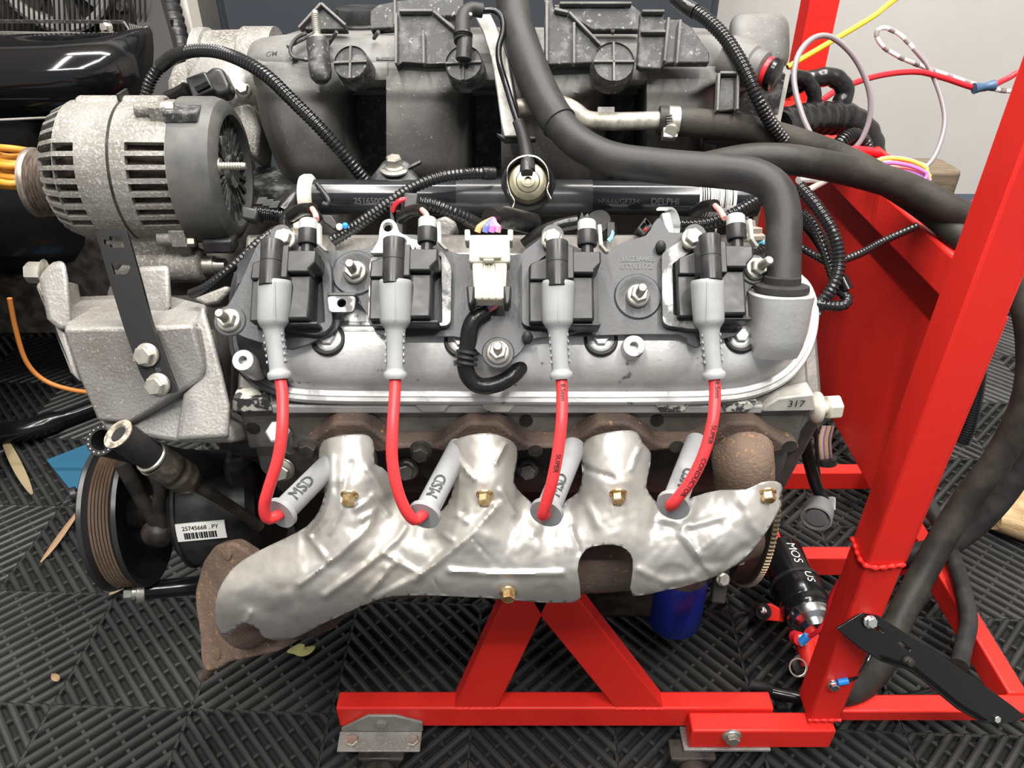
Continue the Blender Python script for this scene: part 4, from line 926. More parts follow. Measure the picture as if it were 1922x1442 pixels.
# ribs across the shoulder
for a, b in (((540, 88), (590, 62)), ((545, 110), (572, 112)), ((632, 60), (612, 90)), ((710, 60), (702, 72)), ((1150, 56), (1150, 62))):
    p, q = P(*a, .697), P(*b, .712); d = (q-p); part('shoulder_rib', MB().tube([p, q], .0018, 8), M_intd, im)
mb = MB(); mb.tube(resample(crom([P(x, y, .697) for x, y in ((575, 62), (556, 72), (545, 90), (550, 106), (575, 112), (588, 112))], 6), .003), .0018, 8); part('moulded_loop', mb, M_intd, im)
part('shoulder_seam', MB().box((P(708, 111, .688)+P(742, 111, .688))/2, Vector((.009, 0, 0)), FWD*.001, UPV*.0012), M_intd, im)
# filler boss with threaded stud
c = P(596, 76, .680); dn = (P(603, 150, .680)-c).normalized()
mb = MB(); mb.lathe(c, dn, [(.0070, 0), (.0096, .0), (.0098, .003), (.0098, .028), (.009, .033), (.0055, .037)], 28); bs = part('stud_boss', mb, M_intd, im)
mb = MB(); mb.lathe(c, -dn, [(.0078, -.001), (.0078, .002), (.0045, .003)] + [q for k in range(12) for q in ((.0036, .003+k*.0018), (.0030, .0039+k*.0018))] + [(.0028, .026), (.0012, .027)], 18); part('threaded_stud', mb, M_zinc, bs)
# side sensor with a red seal
c = P(1398, 122, .70); d = (P(1452, 140, .688)-c).normalized()
mb = MB(); mb.lathe(c, d, [(.018, -.02), (.0185, .006), (.0165, .008), (.0165, .018), (.0135, .020)], 28); sn_ = part('port_stub', mb, M_int, im)
part('red_seal', MB().lathe(c, d, [(.0125, .020), (.0135, .021), (.0135, .0245), (.0125, .0255)], 28), M_wred, sn_)
mb = MB(); mb.lathe(c, d, [(.010, .025), (.014, .0255), (.015, .028), (.014, .031), (.009, .032)], 28); part('port_plug', mb, M_blkg, sn_)
lgo = part('moulded_logo', text_flat('GM', .0075, P(510, 102, .690), (BU*.95 - FWD*.2).normalized(), (UPV*.95 + FWD*.25).normalized(), .0005), M_intd, im)
# oil cap on the shoulder
c = P(676, 22, .86); mb = MB(); mb.lathe(c, (0, 0, 1), [(.030, -.025), (.030, -.012), (.027, -.010), (.028, -.002), (.026, .004), (.010, .004)], 36); part('round_lid', mb, M_blk, im)
# grey steel stay in the middle and the flat foot
mb = MB(); L = []
for x, y, t_ in ((905, 26, .692), (922, 60, .69), (938, 110, .685), (948, 170, .684), (956, 230, .684), (962, 256, .684)):
    p = P(x, y, t_); L.append([p-Vector((.0075, 0, 0)), p+Vector((.0075, 0, 0)), p+Vector((.0075, 0, 0))+FWD*.004, p-Vector((.0075, 0, 0))+FWD*.004])
part('steel_stay', mb.loft(L), mat('dusty_steel', (.30, .29, .27), .5, .5, col2=(.16, .155, .15), scale=60, cov=.55), im, bevel=.001)
# lifting bracket with bolt between the front runners
lb_ = thing('lifting_bracket', 'small dark bracket topped by a pale hex bolt behind the fuel rail', 'bracket', P(742, 345, .70))
part('foot', MB().loft([[P(x, y, .70) for x, y in ((690, 348), (790, 348), (768, 304), (718, 304))], [P(x, y, .73) for x, y in ((690, 340), (790, 340), (764, 300), (722, 300))]]), M_intd, lb_, bevel=.003)
bolt(lb_, P(741, 318, .705), (0, -.15, 1), .0075, .008, M_zinc, washer=.014)
part('clip_tab', MB().box(P(778, 310, .70), (P(792, 304, .7)-P(768, 316, .7))*.5, UPV*.0012, FWD*.003), M_intd, lb_)

# ================================================================== throttle body
tbd = thing('throttle_body', 'bright cast throttle body behind the alternator with round motor end', 'throttle body', P(400, 250, .80))
c = P(470, 138, .84); mb = MB(); mb.lathe(c + Vector((-.052, 0, 0)), (1, 0, 0), [(.038, 0), (.046, .001), (.046, .012), (.043, .014), (.044, .05), (.047, .052), (.047, .085)], 44); part('bore_ring', mb, M_alud, tbd)
c = P(400, 160, .79); d = (-FWD*.85 + Vector((-.25, 0, .05))).normalized()
mb = MB(); mb.lathe(c, d, [(.037, -.06), (.036, -.006), (.033, 0), (.026, .004), (.005, .005)], 40); part('motor_housing', mb, M_alub, tbd)
part('casting', MB().prism([P(x, y, .80) for x, y in ((312, 150), (322, 120), (370, 102), (400, 110), (470, 160), (488, 240), (470, 262), (430, 250), (340, 215), (314, 190))], FWD*.05), M_alud, tbd, bevel=.006, seg=3)
part('lower_leg', MB().prism([P(x, y, .775) for x, y in ((430, 200), (470, 190), (486, 240), (482, 300), (462, 290), (440, 250))], FWD*.05), M_alud, tbd, bevel=.006, seg=3)
q = [P(x, y, .752) for x, y in ((378, 140), (398, 124), (416, 126), (432, 160), (428, 175), (410, 180), (396, 172))]
part('sensor_cover', MB().prism(q, FWD*.02), M_blk, tbd, bevel=.004, seg=3)
q = [P(x, y, .748) for x, y in ((347, 146), (384, 132), (402, 168), (362, 186))]
cn = part('plug', MB().prism(q, FWD*.02), M_blk, tbd, bevel=.002)
part('plug_latch', MB().prism([P(x, y, .745) for x, y in ((364, 164), (388, 152), (394, 160), (370, 172))], FWD*.006), M_blkg, cn)
bolt(tbd, P(458, 172, .768), -FWD + Vector((.1, 0, .1)), .006, .006, M_zinc, washer=.008)
part('plug_wires', tb([(352, 168, .755), (335, 178, .76), (316, 186, .765)], .0075), M_tape, tbd)

# ================================================================== fuel rail
fr_ = thing('fuel_rail', 'shiny black plastic fuel rail tube lying behind the coils', 'fuel rail', P(970, 405, .69))
ra, rb_ = P(574, 370, .690), P(1420, 374, .690); rd = (rb_-ra).normalized()
mb = MB(); mb.cyl(ra, rb_, .0155, seg=40); part('tube', mb, mat('rail_black', (.014, .015, .017), .16), fr_)
mb = MB(); mb.lathe(ra, rd, [(.012, -.004), (.0185, -.003), (.0200, .000), (.0200, .006), (.0180, .008), (.0156, .009)], 36); part('end_cap', mb, M_wht if False else mat('bone_plastic', (.58, .55, .48), .5), fr_)
mb = MB(); mb.cyl(P(858, 371, .690), P(1110, 372, .690), .0160, seg=40); part('centre_sleeve', mb, mat('rail_sleeve', (.030, .031, .033), .25), fr_)
lbA, lbB = P(1306, 373, .690), P(1374, 374, .690)
mb = MB(); mb.cyl(lbA, lbB, .0159, seg=40); lb = part('label', mb, M_paper, fr_)
mb = MB(); x = .002; random.seed(5); LL = (lbB-lbA).length
while x < LL-.002:
    ww = random.choice((.0002, .0003, .0006)); mb.lathe(lbA + rd*x, rd, [(.01605, 0), (.01605, ww*2)], 40, False); x += ww*2 + random.choice((.0005, .0008, .0013))
part('barcode', mb, M_ink, lb); random.seed(12)
M_emb = mat('embossed_rail', (.075, .078, .08), .35)
rp = [ra.lerp(rb_, i/40) for i in range(41)]
def rt(body, px, size, a0): 
    s = (P(px, 373, .69)-ra).dot(rd); return part('embossed_text', text_tube(body, size, rp, .0156, s, (-FWD), 1, a0), M_emb, fr_)
rt('25165007', 670, .0072, -.42); rt('>PA66/GF33<', 1118, .0064, -.38); rt('DELPHI', 1216, .0078, -.38)
mb = MB(); mb.tube(resample(crom([P(x, y, .672) for x, y in ((594, 345), (603, 356), (616, 374), (616, 384), (606, 382))], 5), .002), .0022, 8); part('moulded_rib', mb, M_blk, fr_)
# regulator in the centre, with clip
c = P(991, 342, .668); n = (-FWD + UPV*-.05 + BU*-.02).normalized()
mb = MB(); mb.lathe(c, n, [(.020, -.03), (.0185, -.004), (.0178, .000), (.0160, .004), (.0130, .0052), (.0105, .0055), (.0095, .0072), (.0060, .0078), (.0058, .0090), (.0030, .0092), (.0028, .006), (.001, .006)], 40)
rg = part('pressure_regulator', mb, mat('brassy_steel', (.34, .31, .22), .32, .85, col2=(.18, .17, .13), scale=50, cov=.55), fr_)
cl = resample(crom([P(x, y, .662) for x, y in ((962, 392), (966, 380), (958, 366), (952, 340), (954, 316), (972, 300), (992, 296), (1010, 300), (1026, 318), (1030, 345), (1026, 358), (1034, 376))], 5), .003)
mb = MB(); L = []
for p in cl: L.append([p-FWD*.004, p-FWD*.004+UPV*.0012, p+FWD*.010+UPV*.0012, p+FWD*.010])
part('wire_clip', mb.loft(L), M_zinc, rg)
mb = MB(); mb.lathe(c, n, [(.0235, -.03), (.0235, -.006), (.0215, -.004), (.019, -.006)], 36); part('clip_cup', mb, M_blk, rg)

# ================================================================== hoses over the engine
def hose(name, pts, r, m, label, cat='hose', seg=24, n=10, step=.006):
    return solo(name, MB().tube(resample(crom([P(*q) for q in pts], n), step), r, seg), m, label, cat, angle=60)
t = thing('breather_hose', 'fat black rubber breather hose bending down into the valve cover neck', 'hose', P(1466, 540, .585))
hp = resample(crom([P(*q) for q in ((900, -170, .86), (930, -110, .77), (955, -40, .71), (968, 40, .69), (990, 110, .675), (1024, 190, .66), (1070, 255, .645), (1140, 296, .630), (1240, 312, .620), (1360, 322, .612), (1420, 332, .606), (1458, 360, .600), (1471, 410, .596), (1470, 470, .592), (1468, 545, .588))], 10), .006)
sc_ = min(range(len(hp)), key=lambda i: (hp[i]-P(1052, 232, .652)).length)/len(hp)
mb = MB(); mb.tube(hp, lambda s: .0150 if s < sc_ else .0137 if s > sc_+.01 else .0150-.0013*(s-sc_)/.01, 28); part('hose', mb, M_rub, t, angle=60)
mb = MB(); i = int(sc_*len(hp)); fr0 = frames(hp)[i]; mb.lathe(hp[i], fr0[0], [(.0143, -.0006), (.0155, -.0003), (.0155, .0003), (.0143, .0006)], 28); part('sleeve_edge', mb, M_rub, t)
t = thing('heater_hose', 'brown-black heater hose with worm clamp on a corroded steel pipe', 'hose', P(1500, 270, .70))
part('hose', MB().tube(resample(crom([P(*q) for q in ((1236, 226, .70), (1300, 230, .70), (1400, 242, .71), (1500, 268, .715), (1590, 302, .72), (1680, 350, .715), (1760, 405, .70), (1815, 455, .675), (1850, 490, .68))], 10), .006), .0128, 26), M_rubd, t, angle=60)
part('steel_pipe', MB().tube(resample(crom([P(*q) for q in ((972, 204, .70), (1010, 196, .700), (1050, 196, .698), (1078, 208, .698), (1100, 224, .70), (1140, 228, .70), (1236, 226, .70))], 8), .005), .0080, 20), mat('corroded_pipe', (.42, .40, .35), .5, .5, col2=(.20, .18, .15), scale=70, cov=.5), t)
part('weld_tab', MB().box(P(1137, 211, .70), BU*.0075, UPV*.004, FWD*.003), M_alub, t)
a, b = P(1254, 228, .70), P(1270, 229, .70); mb = MB(); mb.lathe(a, (b-a), [(.0128, -.001), (.0137, -.001), (.0137, .009), (.0128, .009)], 36)
cl = part('hose_clamp', mb, M_zinc, t); mb = MB()
for k in range(5): mb.box(P(1256+k*.5, 216+k*5, .6855), BU*.0028, UPV*.0007, FWD*.0004)
part('clamp_slots', mb, M_dark, cl)
mb = MB(); c = P(1259, 246, .687); mb.lathe(c, (-FWD*.8+BU*-.2-UPV*.4), [(.0062, -.006), (.0062, .003), (.0055, .005), (.002, .005)], 20); mb.box(P(1256, 252, .69), BU*.006, UPV*.004, FWD*.006); part('clamp_screw', mb, M_zinc, cl)
hose('lower_heater_hose', [(1320, 314, .70), (1390, 300, .685), (1440, 297, .678), (1500, 302, .675), (1600, 322, .685), (1700, 352, .69), (1780, 392, .682), (1850, 432, .68), (1900, 480, .70)], .0132, M_rubd, 'second dark heater hose running right below the clamped hose')
# vacuum line with rubber elbows
t = thing('vacuum_line', 'thin black vacuum line from upper rubber elbow to the pressure regulator', 'vacuum line', P(990, 320, .66))
c = P(884, 22, .70); mb = MB(); mb.tube(resample(crom([P(*q) for q in ((870, 112, .664), (872, 80, .664), (872, 66, .666))], 6), .003), .0068, 20); part('lower_stub', mb, M_blk, t)
mb = MB(); mb.tube(resample(crom([P(*q) for q in ((869, 78, .664), (868, 50, .668), (872, 28, .672), (886, 18, .676), (906, 20, .678))], 6), .003), lambda s: .0078 if s < .08 else .0072-.001*s, 20); mb.lathe(P(869, 72, .664), UPV, [(.0070, 0), (.0085, .001), (.0070, .002), (.0085, .003), (.007, .004)], 24); part('elbow', mb, M_rub, t)
part('line', MB().tube(resample(crom([P(*q) for q in ((904, 20, .678), (928, 20, .677), (942, 34, .676), (944, 60, .675), (936, 90, .674), (938, 120, .674), (950, 160, .676), (962, 200, .674), (974, 236, .672))], 8), .004), .0028, 12), M_blkg, t)
part('lower_boot', MB().tube(resample(crom([P(*q) for q in ((972, 228, .672), (980, 250, .670), (986, 275, .668), (990, 300, .664), (990, 322, .660))], 8), .003), lambda s: .0050+.0018*s, 18), M_rub, t)
part('boot_tip', MB().tube([P(988, 298, .664), P(989, 326, .656)], .0052, 14), M_blk, t)
part('white_mark', MB().ball(P(883, 27, .668), .0016), M_paper, t)
part('flat_hook', MB().prism([P(x, y, .69) for x, y in ((932, 250), (950, 256), (1004, 256), (1006, 260), (948, 262))], FWD*.012), M_intd, t)

# ================================================================== corrugated looms
def loom(name, pts, r, label, group='black corrugated wiring looms', m=None, per=.0036, parent=None, ends=None, n=10):
    path = resample(crom([P(*q) for q in pts], n), per/4); k = [1, 1, .85, .85]
    mb = MB(); fr = frames(path); L = []
    for i, (p, (t_, x, y)) in enumerate(zip(path, fr)):
        rr = r*k[i % 4]; L.append([p + x*(math.cos(2*math.pi*j/12)*rr) + y*(math.sin(2*math.pi*j/12)*rr) for j in range(12)])
    mb.loft(L)
    if parent: return part(name, mb, m or M_loom, parent, angle=40)
    return solo(name, mb, m or M_loom, label, 'wiring loom', group, angle=40)
def taped(parent, pts, r, name='tape_wrap', m=None): return part(name, MB().tube(resample(crom([P(*q) for q in pts], 8), .003), r, 16), m or M_tape, parent, angle=60)
t = thing('wiring_loom', 'long black loom arching from alternator over to the fuel rail', 'wiring loom', P(690, 340, .70), 'black corrugated wiring looms')
loom('conduit', [(274, 182, .74), (284, 150, .735), (310, 118, .73), (350, 98, .72), (400, 96, .70), (450, 112, .682), (500, 142, .674), (550, 190, .672), (600, 240, .675), (650, 296, .685), (690, 345, .70)], .0060, '', parent=t)
taped(t, [(300, 126, .7285), (325, 106, .725), (352, 97, .7195)], .0063)
t = thing('wiring_loom', 'black loom rising from bracket to the left coil connector', 'wiring loom', P(370, 550, .63), 'black corrugated wiring looms')
loom('conduit', [(360, 552, .64), (390, 538, .63), (440, 498, .625), (490, 452, .63), (520, 432, .64)], .0043, '', parent=t)
t = thing('wiring_loom', 'black loom crossing diagonally in front of the fuel rail', 'wiring loom', P(640, 445, .66), 'black corrugated wiring looms')
loom('conduit', [(624, 452, .655), (660, 430, .652), (700, 402, .648), (740, 374, .646), (780, 350, .648), (830, 332, .652), (880, 326, .66), (915, 325, .665)], .0052, '', parent=t)
taped(t, [(905, 325, .664), (928, 326, .668)], .0056)
t = thing('wiring_loom', 'short black loom with square clip below the fuel rail', 'wiring loom', P(800, 385, .65), 'black corrugated wiring looms')
loom('conduit', [(782, 380, .645), (810, 384, .645), (845, 396, .648), (880, 412, .655)], .0056, '', parent=t)
part('clip', MB().prism([P(x, y, .632) for x, y in ((757, 360), (786, 362), (784, 395), (755, 392))], FWD*.018), M_blk, t, bevel=.002)
cnb = part('plug_housing', MB().plate([P(x, y, .640) for x, y in ((730, 378), (758, 376), (756, 460), (734, 462))], [[P(x, y, .640) for x, y in ((735, 384), (752, 382), (752, 394), (736, 396))]], FWD*.02), M_blk, t, bevel=.001)
part('red_wire', tb([(738, 396, .640), (742, 384, .634), (752, 376, .632), (762, 374, .634)], .0022, 10), M_wred, cnb)
taped(t, [(875, 410, .655), (900, 424, .66)], .0058)
t = thing('wiring_loom', 'black loom beside the alternator rear with grey-black plug', 'wiring loom', P(500, 410, .67), 'black corrugated wiring looms')
loom('conduit', [(480, 400, .665), (510, 404, .668), (540, 408, .67), (590, 410, .675)], .0062, '', parent=t)
part('plug', MB().prism([P(x, y, .652) for x, y in ((452, 386), (484, 392), (480, 416), (452, 410))], FWD*.02), M_blk, t, bevel=.002)
taped(t, [(530, 400, .672), (548, 378, .68), (566, 360, .69)], .007)
taped(t, [(535, 430, .655), (535, 412, .655), (548, 398, .655), (572, 394, .655), (590, 402, .652), (594, 412, .65)], .005)
for dx in (0, 12, 24): part('tag', MB().box(P(492+dx, 378+dx*.3, .655), BU*.004, (UPV*.7+BU*.3)*.0045, FWD*.002), M_blk, t, bevel=.0006)
hose('rail_branch_loom', [(520, 388, .69), (545, 372, .69), (566, 356, .695)], .0065, M_tape, 'taped black cable stub touching the pale rail end cap', 'wiring loom')
t = thing('wiring_loom', 'black loom from the top edge down the manifold right side', 'wiring loom', P(1450, 235, .71), 'black corrugated wiring looms')
loom('conduit', [(1285, 12, .71), (1320, 32, .70), (1360, 70, .69), (1395, 125, .68), (1420, 180, .68), (1445, 228, .69), (1470, 262, .70)], .0064, '', parent=t)
taped(t, [(1268, -4, .715), (1290, 14, .708), (1305, 22, .704)], .0070)
# bundle of looms around the right end of the valve cover
specs = [([(1500, 350, .66), (1535, 390, .65), (1565, 440, .645), (1575, 490, .645), (1565, 535, .645), (1540, 572, .65)], .0056, 'thick black loom curving around the valve cover right end'),
 ([(1505, 400, .67), (1525, 420, .665), (1545, 460, .66), (1558, 500, .66), (1572, 540, .655), (1590, 560, .65), (1580, 574, .648), (1545, 572, .648), (1532, 570, .650)], .0048, 'thin black loom doubling back beside the red panel'),
 ([(1500, 462, .68), (1530, 480, .675), (1560, 492, .67), (1610, 478, .675), (1660, 452, .69), (1722, 424, .69)], .0036, 'slim black loom stretching across the red panel'),
 ([(1270, 424, .66), (1300, 424, .66), (1340, 418, .66), (1380, 400, .66), (1420, 378, .665), (1450, 365, .67)], .0056, 'black loom passing behind the right coil plug'),
 ([(1395, 480, .64), (1420, 476, .645), (1450, 466, .65)], .0058, 'short black loom tucked left of the breather hose')]
for pts, r, lb in specs: loom('wiring_loom', pts, r, lb, 'looms at the engine rear')
hose('taped_branch', [(1490, 410, .69), (1515, 420, .685), (1540, 450, .68), (1560, 488, .68)], .0066, M_tape, 'tape wrapped cable branch behind the breather hose', 'wiring loom')
hose('loom_sleeve', [(1578, 520, .652), (1590, 545, .65)], .0054, M_blkg, 'smooth black sleeve on the looping loom end', 'wiring loom')
t = thing('rear_plug', 'small black connector with blue wire tips behind the valve cover', 'connector', P(1545, 585, .66))
part('body', MB().prism([P(x, y, .655) for x, y in ((1526, 556), (1546, 562), (1550, 584), (1530, 580))], FWD*.02), M_blk, t, bevel=.0015)
part('wire_tip', MB().ball(P(1536, 588, .655), .0022), mat('cyan_wire', (.20, .55, .75), .4), t)
# thick taped trunk at the upper right with loops
t = thing('main_harness_trunk', 'thick tape wrapped harness trunk with two looping branches by the red post', 'wiring loom', P(1560, 250, .88))
def wrapped(pts, r, nm, par=t, seg=20):
    path = resample(crom([P(*q) for q in pts], 10), .0022); random.seed(4)
    return part(nm, MB().tube(path, lambda s: r*(1+.035*math.sin(s*len(path)*.9)), seg), M_loom, par, angle=70)
wrapped([(1460, 240, .84), (1500, 228, .86), (1550, 222, .88), (1595, 228, .89), (1625, 262, .90), (1630, 310, .92), (1615, 350, .95)], .0185, 'trunk')
wrapped([(1440, 168, .86), (1480, 146, .86), (1510, 148, .865), (1528, 175, .87), (1526, 205, .88)], .0080, 'branch')
wrapped([(1470, 168, .88), (1530, 148, .88), (1565, 146, .88), (1586, 170, .885), (1574, 205, .89)], .0105, 'branch')
part('clear_strap', MB().tube(resample(crom([P(*q) for q in ((1462, 130, .80), (1450, 190, .80), (1440, 240, .80))], 6), .004), lambda s: .012, 4, sx=1, sy=.25), mat('dusty_strap', (.16, .155, .14), .5), t)
loom('wiring_loom', [(1560, 290, .86), (1580, 266, .86), (1602, 254, .865), (1622, 268, .87), (1628, 300, .88)], .0085, 'black loom with yellow tracer bending over the red beam', 'looms at the engine rear')
# other engine-side plugs and wire ends between coils and rail
def plugs():
    T = thing('injector_plug', 'black injector plug with pale blue lock left of the grey clip', 'connector', P(1130, 425, .67), 'fuel injector plugs')
    part('body', MB().cyl(P(1122, 416, .655), P(1135, 438, .675), .011, seg=20), M_blk, T); part('wires', tb([(1146, 422, .65), (1150, 440, .648), (1142, 452, .648)], .0018, 8), mat('cyan_wire', (.2, .5, .7), .4), T)
    part('lock', MB().box(P(1146, 432, .65), BU*.003, UPV*.006, FWD*.003), M_blk, T)
    T = thing('relay_plug', 'open black three pin plug right of the injector plug', 'connector', P(1208, 425, .66))
    part('body', MB().plate([P(x, y, .655) for x, y in ((1196, 428), (1212, 408), (1226, 424), (1208, 442))], [[P(x, y, .655) for x, y in ((1202, 426), (1209, 418), (1213, 422), (1206, 431))], [P(x, y, .655) for x, y in ((1211, 416), (1214, 412), (1220, 420), (1216, 424))]], FWD*.02), M_blk, T, bevel=.0006); part('red_pin', MB().ball(P(1212, 431, .655), .0016), M_wred, T)
    T = thing('hose_clip', 'grey plastic C shaped hose clip standing on the coil bracket', 'clip', P(1245, 455, .63))
    mb = MB(); c = P(1250, 422, .625); xx = BU; L = []
    for k in range(15):
        a = math.radians(60+k*16); L.append([c + UPV*(math.sin(a)*.0125) + (-FWD*.5+BU*-.8)*(math.cos(a)*.0105) + q for q in (BU*-.004, BU*.0045, BU*.0045 + (UPV*math.sin(a))*.002, BU*-.004 + (UPV*math.sin(a))*.002)])
    part('ring', mb.loft(L), M_gcon, T); part('block', MB().prism([P(x, y, .617) for x, y in ((1242, 400), (1258, 398), (1268, 440), (1252, 446))], FWD*.010), M_gcon, T, bevel=.001)
    T = thing('rail_bracket_stand', 'grey cast lug behind the second coil connector', 'lug', P(840, 420, .68)); part('lug', MB().prism([P(x, y, .672) for x, y in ((815, 412), (836, 404), (856, 416), (858, 428), (846, 446), (815, 446))], FWD*.03), M_alub, T, bevel=.004); 
    T = thing('pressure_sensor', 'round grey vacuum valve with blue tab near the breather hose', 'sensor', P(1405, 452, .66))
    part('body', MB().lathe(P(1405, 450, .655), (-FWD*.3+UPV), [(.010, -.01), (.0105, 0), (.013, .001), (.013, .004), (.0105, .006), (.0105, .010), (.005, .011), (.004, .016)], 28), mat('khaki_plastic', (.36, .33, .27), .5), T)
    part('blue_tab', MB().box(P(1389, 427, .65), BU*.004, UPV*.006, FWD*.002), mat('bright_blue', (.02, .22, .65), .4), T, bevel=.0005); part('cyan_wire', tb([(1418, 462, .65), (1428, 452, .648), (1434, 462, .65)], .0022, 8), mat('cyan_wire', (.2, .5, .7), .4), T)
    for px, py, lb in ((600, 446, 'leftmost'),): 
        T = thing('rocker_bolt', 'pale hex bolt with wide washer behind the leftmost coil plug', 'bolt', P(572, 440, .66)); bolt(T, P(568, 440, .66), (0, -.2, 1), .007, .006, mat('pale_bolt', (.66, .62, .52), .45, .5), washer=.013)
    T = thing('blue_wire_plug', 'small black plug with blue wire left of the diagonal loom', 'connector', P(640, 425, .66)); part('body', MB().prism([P(x, y, .655) for x, y in ((602, 402), (622, 404), (634, 420), (628, 432), (606, 416))], FWD*.012), M_blk, T, bevel=.001); part('wire_tip', MB().ball(P(648, 424, .648), .0028), mat('bright_blue', (.02, .22, .65), .4), T); part('pale_tip', MB().ball(P(637, 426, .648), .003), M_gcon2, T)
    T = thing('taped_wire', 'loose taped wire entering the third coil connector', 'wire', P(1000, 432, .64)); taped(T, [(985, 460, .645), (1010, 440, .64), (1045, 425, .636), (1085, 416, .634)], .0055, 'wrap'); part('torn_tape', MB().prism([P(x, y, .63) for x, y in ((1086, 414), (1092, 398), (1096, 406), (1104, 400), (1106, 416))], FWD*.003), M_tape, T)
    for px, py in ((594, 404), (803, 404), (1350, 396)):
        T = thing('coil_wire', 'pink wire entering the %s coil connector cap' % {594: 'leftmost', 803: 'second', 1350: 'rightmost'}[px], 'wire', P(px, py, .6), 'pink coil wires')
        q = {594: [(594, 412, .592), (592, 402, .598), (586, 392, .61)], 803: [(803, 412, .592), (800, 402, .598), (792, 394, .61)], 1350: [(1360, 410, .592), (1352, 396, .60), (1342, 386, .61)]}[px]
        part('wire', tb(q, .0022, 10), mat('pink_wire', (.75, .28, .25), .45), T); part('black_sleeve', tb([q[2], (q[2][0]-20, q[2][1]+2, .625), (q[2][0]-40, q[2][1]+14, .64)], .005, 12), M_tape, T)
plugs()
# ================================================================== white connector on the bracket
wc = thing('white_connector', 'ivory multi-pin wiring connector with coloured wires on the coil bracket', 'connector', B(915, 500, NP))
def wb(poly, n1, dep, m, name, par=wc, bev=.001): return part(name, MB().prism([B(x, y, n1) for x, y in poly], -BN*dep), m, par, bevel=bev)
bd = wb(((881, 440), (956, 440), (958, 492), (880, 492)), .088, .020, M_wht, 'upper_shell', bev=.0018)
wb(((886, 490), (952, 490), (948, 562), (890, 562)), .086, .018, M_wht, 'lower_shell', bev=.0018)
wb(((899, 452), (941, 452), (941, 484), (899, 484)), .092, .006, M_wht, 'latch', bd)
wb(((906, 485), (928, 485), (926, 490), (908, 490)), .093, .006, M_wht, 'latch_tip', bd)
for x in (892, 905, 918, 931, 944): wb(((x-1.5, 494), (x+1.5, 494), (x+1.2, 560), (x-1.2, 560)), .0875, .003, M_wht, 'flute', bd, .0004)
for x in (883, 952): wb(((x-8, 536), (x+8, 536), (x+7, 562), (x+3, 572), (x-5, 572)), .088, .020, M_blk, 'side_clip', bev=.002)
for x in (877, 958): wb(((x-5, 430), (x+5, 430), (x+5, 452), (x-5, 452)), .086, .016, mat('clear_clip', (.45, .45, .44), .4), 'top_clip', bev=.001)
cw = [((.75, .30, .12), 896), ((.10, .14, .45), 910), ((.40, .14, .42), 922), ((.80, .22, .32), 934)]
for i, (cc, x) in enumerate(cw):
    m = mat('wire_colour_%s' % 'abcd'[i], cc, .4)
    part('upper_wire', tb([(x, 436, .585), (x+2, 428, .584), (x+(922-x)*.5, 420, .588), (926, 412, .60)], .0024, 10), m, wc)
    part('lower_wire', tb([(x, 560, .588), (x+1, 570, .586), (x-3-(x-896)*.35, 582, .588), (902-(x-896)*.1+i*3, 590, .59)], .0022, 10), mat('wire_low_%s' % 'abcd'[i], [(.35, .33, .3), (.15, .45, .55), (.25, .22, .45), (.75, .22, .22)][i], .4), wc)
part('upper_sleeve', MB().tube(resample(crom([P(*q) for q in ((922, 412, .60), (945, 408, .615), (965, 412, .63), (1000, 420, .65))], 6), .003), .009, 16), M_tape, wc)
th = thing('taped_harness', 'shiny taped black harness looping below the white connector', 'wiring loom', P(890, 725, .60))
part('tape', MB().tube(resample(crom([P(*q) for q in ((912, 585, .588), (893, 597, .585), (882, 618, .585), (878, 650, .588), (873, 680, .590), (880, 708, .594), (900, 724, .596), (930, 722, .598), (958, 708, .60), (975, 690, .605), (985, 668, .61))], 8), .0025), .0066, 18), M_tape, th, angle=70)
mb = MB(); q = P(876, 672, .589); d = (P(873, 684, .59)-P(877, 660, .59)).normalized()
for k in (-1, 0, 1): mb.lathe(q + d*k*.0042, d, [(.0068, -.0012), (.0088, -.0010), (.0088, .0010), (.0068, .0012)], 22)
mb.box(P(862, 682, .588), BU*.004, UPV*.002, FWD*.004); part('ribbed_grommet', mb, M_blk, th)
# ================================================================== red stand
es = thing('engine_stand', 'bright red welded steel tube engine test stand', 'engine stand', (.2, .6, 0))
W = .040; YF = .56
def tube_box(x0, x1, y0, y1, z0, z1, name, bev=.0025): return part(name, MB().bx(x0, x1, y0, y1, z0, z1), M_red, es, bevel=bev, seg=2)
ZT = .085; XP = .373
post = tube_box(XP, XP+W, YF, YF+W, ZT-.004, 1.02, 'upright_post')
wz = PY(1640, 1062, YF).z
def bead(pts, r=.0022):
    path = resample(crom(pts, 4) if len(pts) > 2 else pts, .002); random.seed(2)
    return MB().tube(path, lambda s: r*(1+.3*math.sin(s*len(path)*1.3)), 8)
part('weld_seam', bead([Vector((XP-.0005, YF+W, wz)), Vector((XP-.0005, YF-.0005, wz)), Vector((XP+W, YF-.0005, wz+.002))], .0026), M_redw, post)
part('weld_seam', bead([Vector((XP-.001, YF-.001, ZT)), Vector((XP+W, YF-.001, ZT))]), M_redw, post)
tube_box(.396, .396+W, 1.13, 1.17, .04, 1.25, 'upright_post')
# gusset strip on the right of the near post
part('edge_strip', MB().bx(XP+W, XP+W+.004, YF+.004, YF+.03, wz, PY(1880, 600, YF).z), M_red, es, bevel=.001)
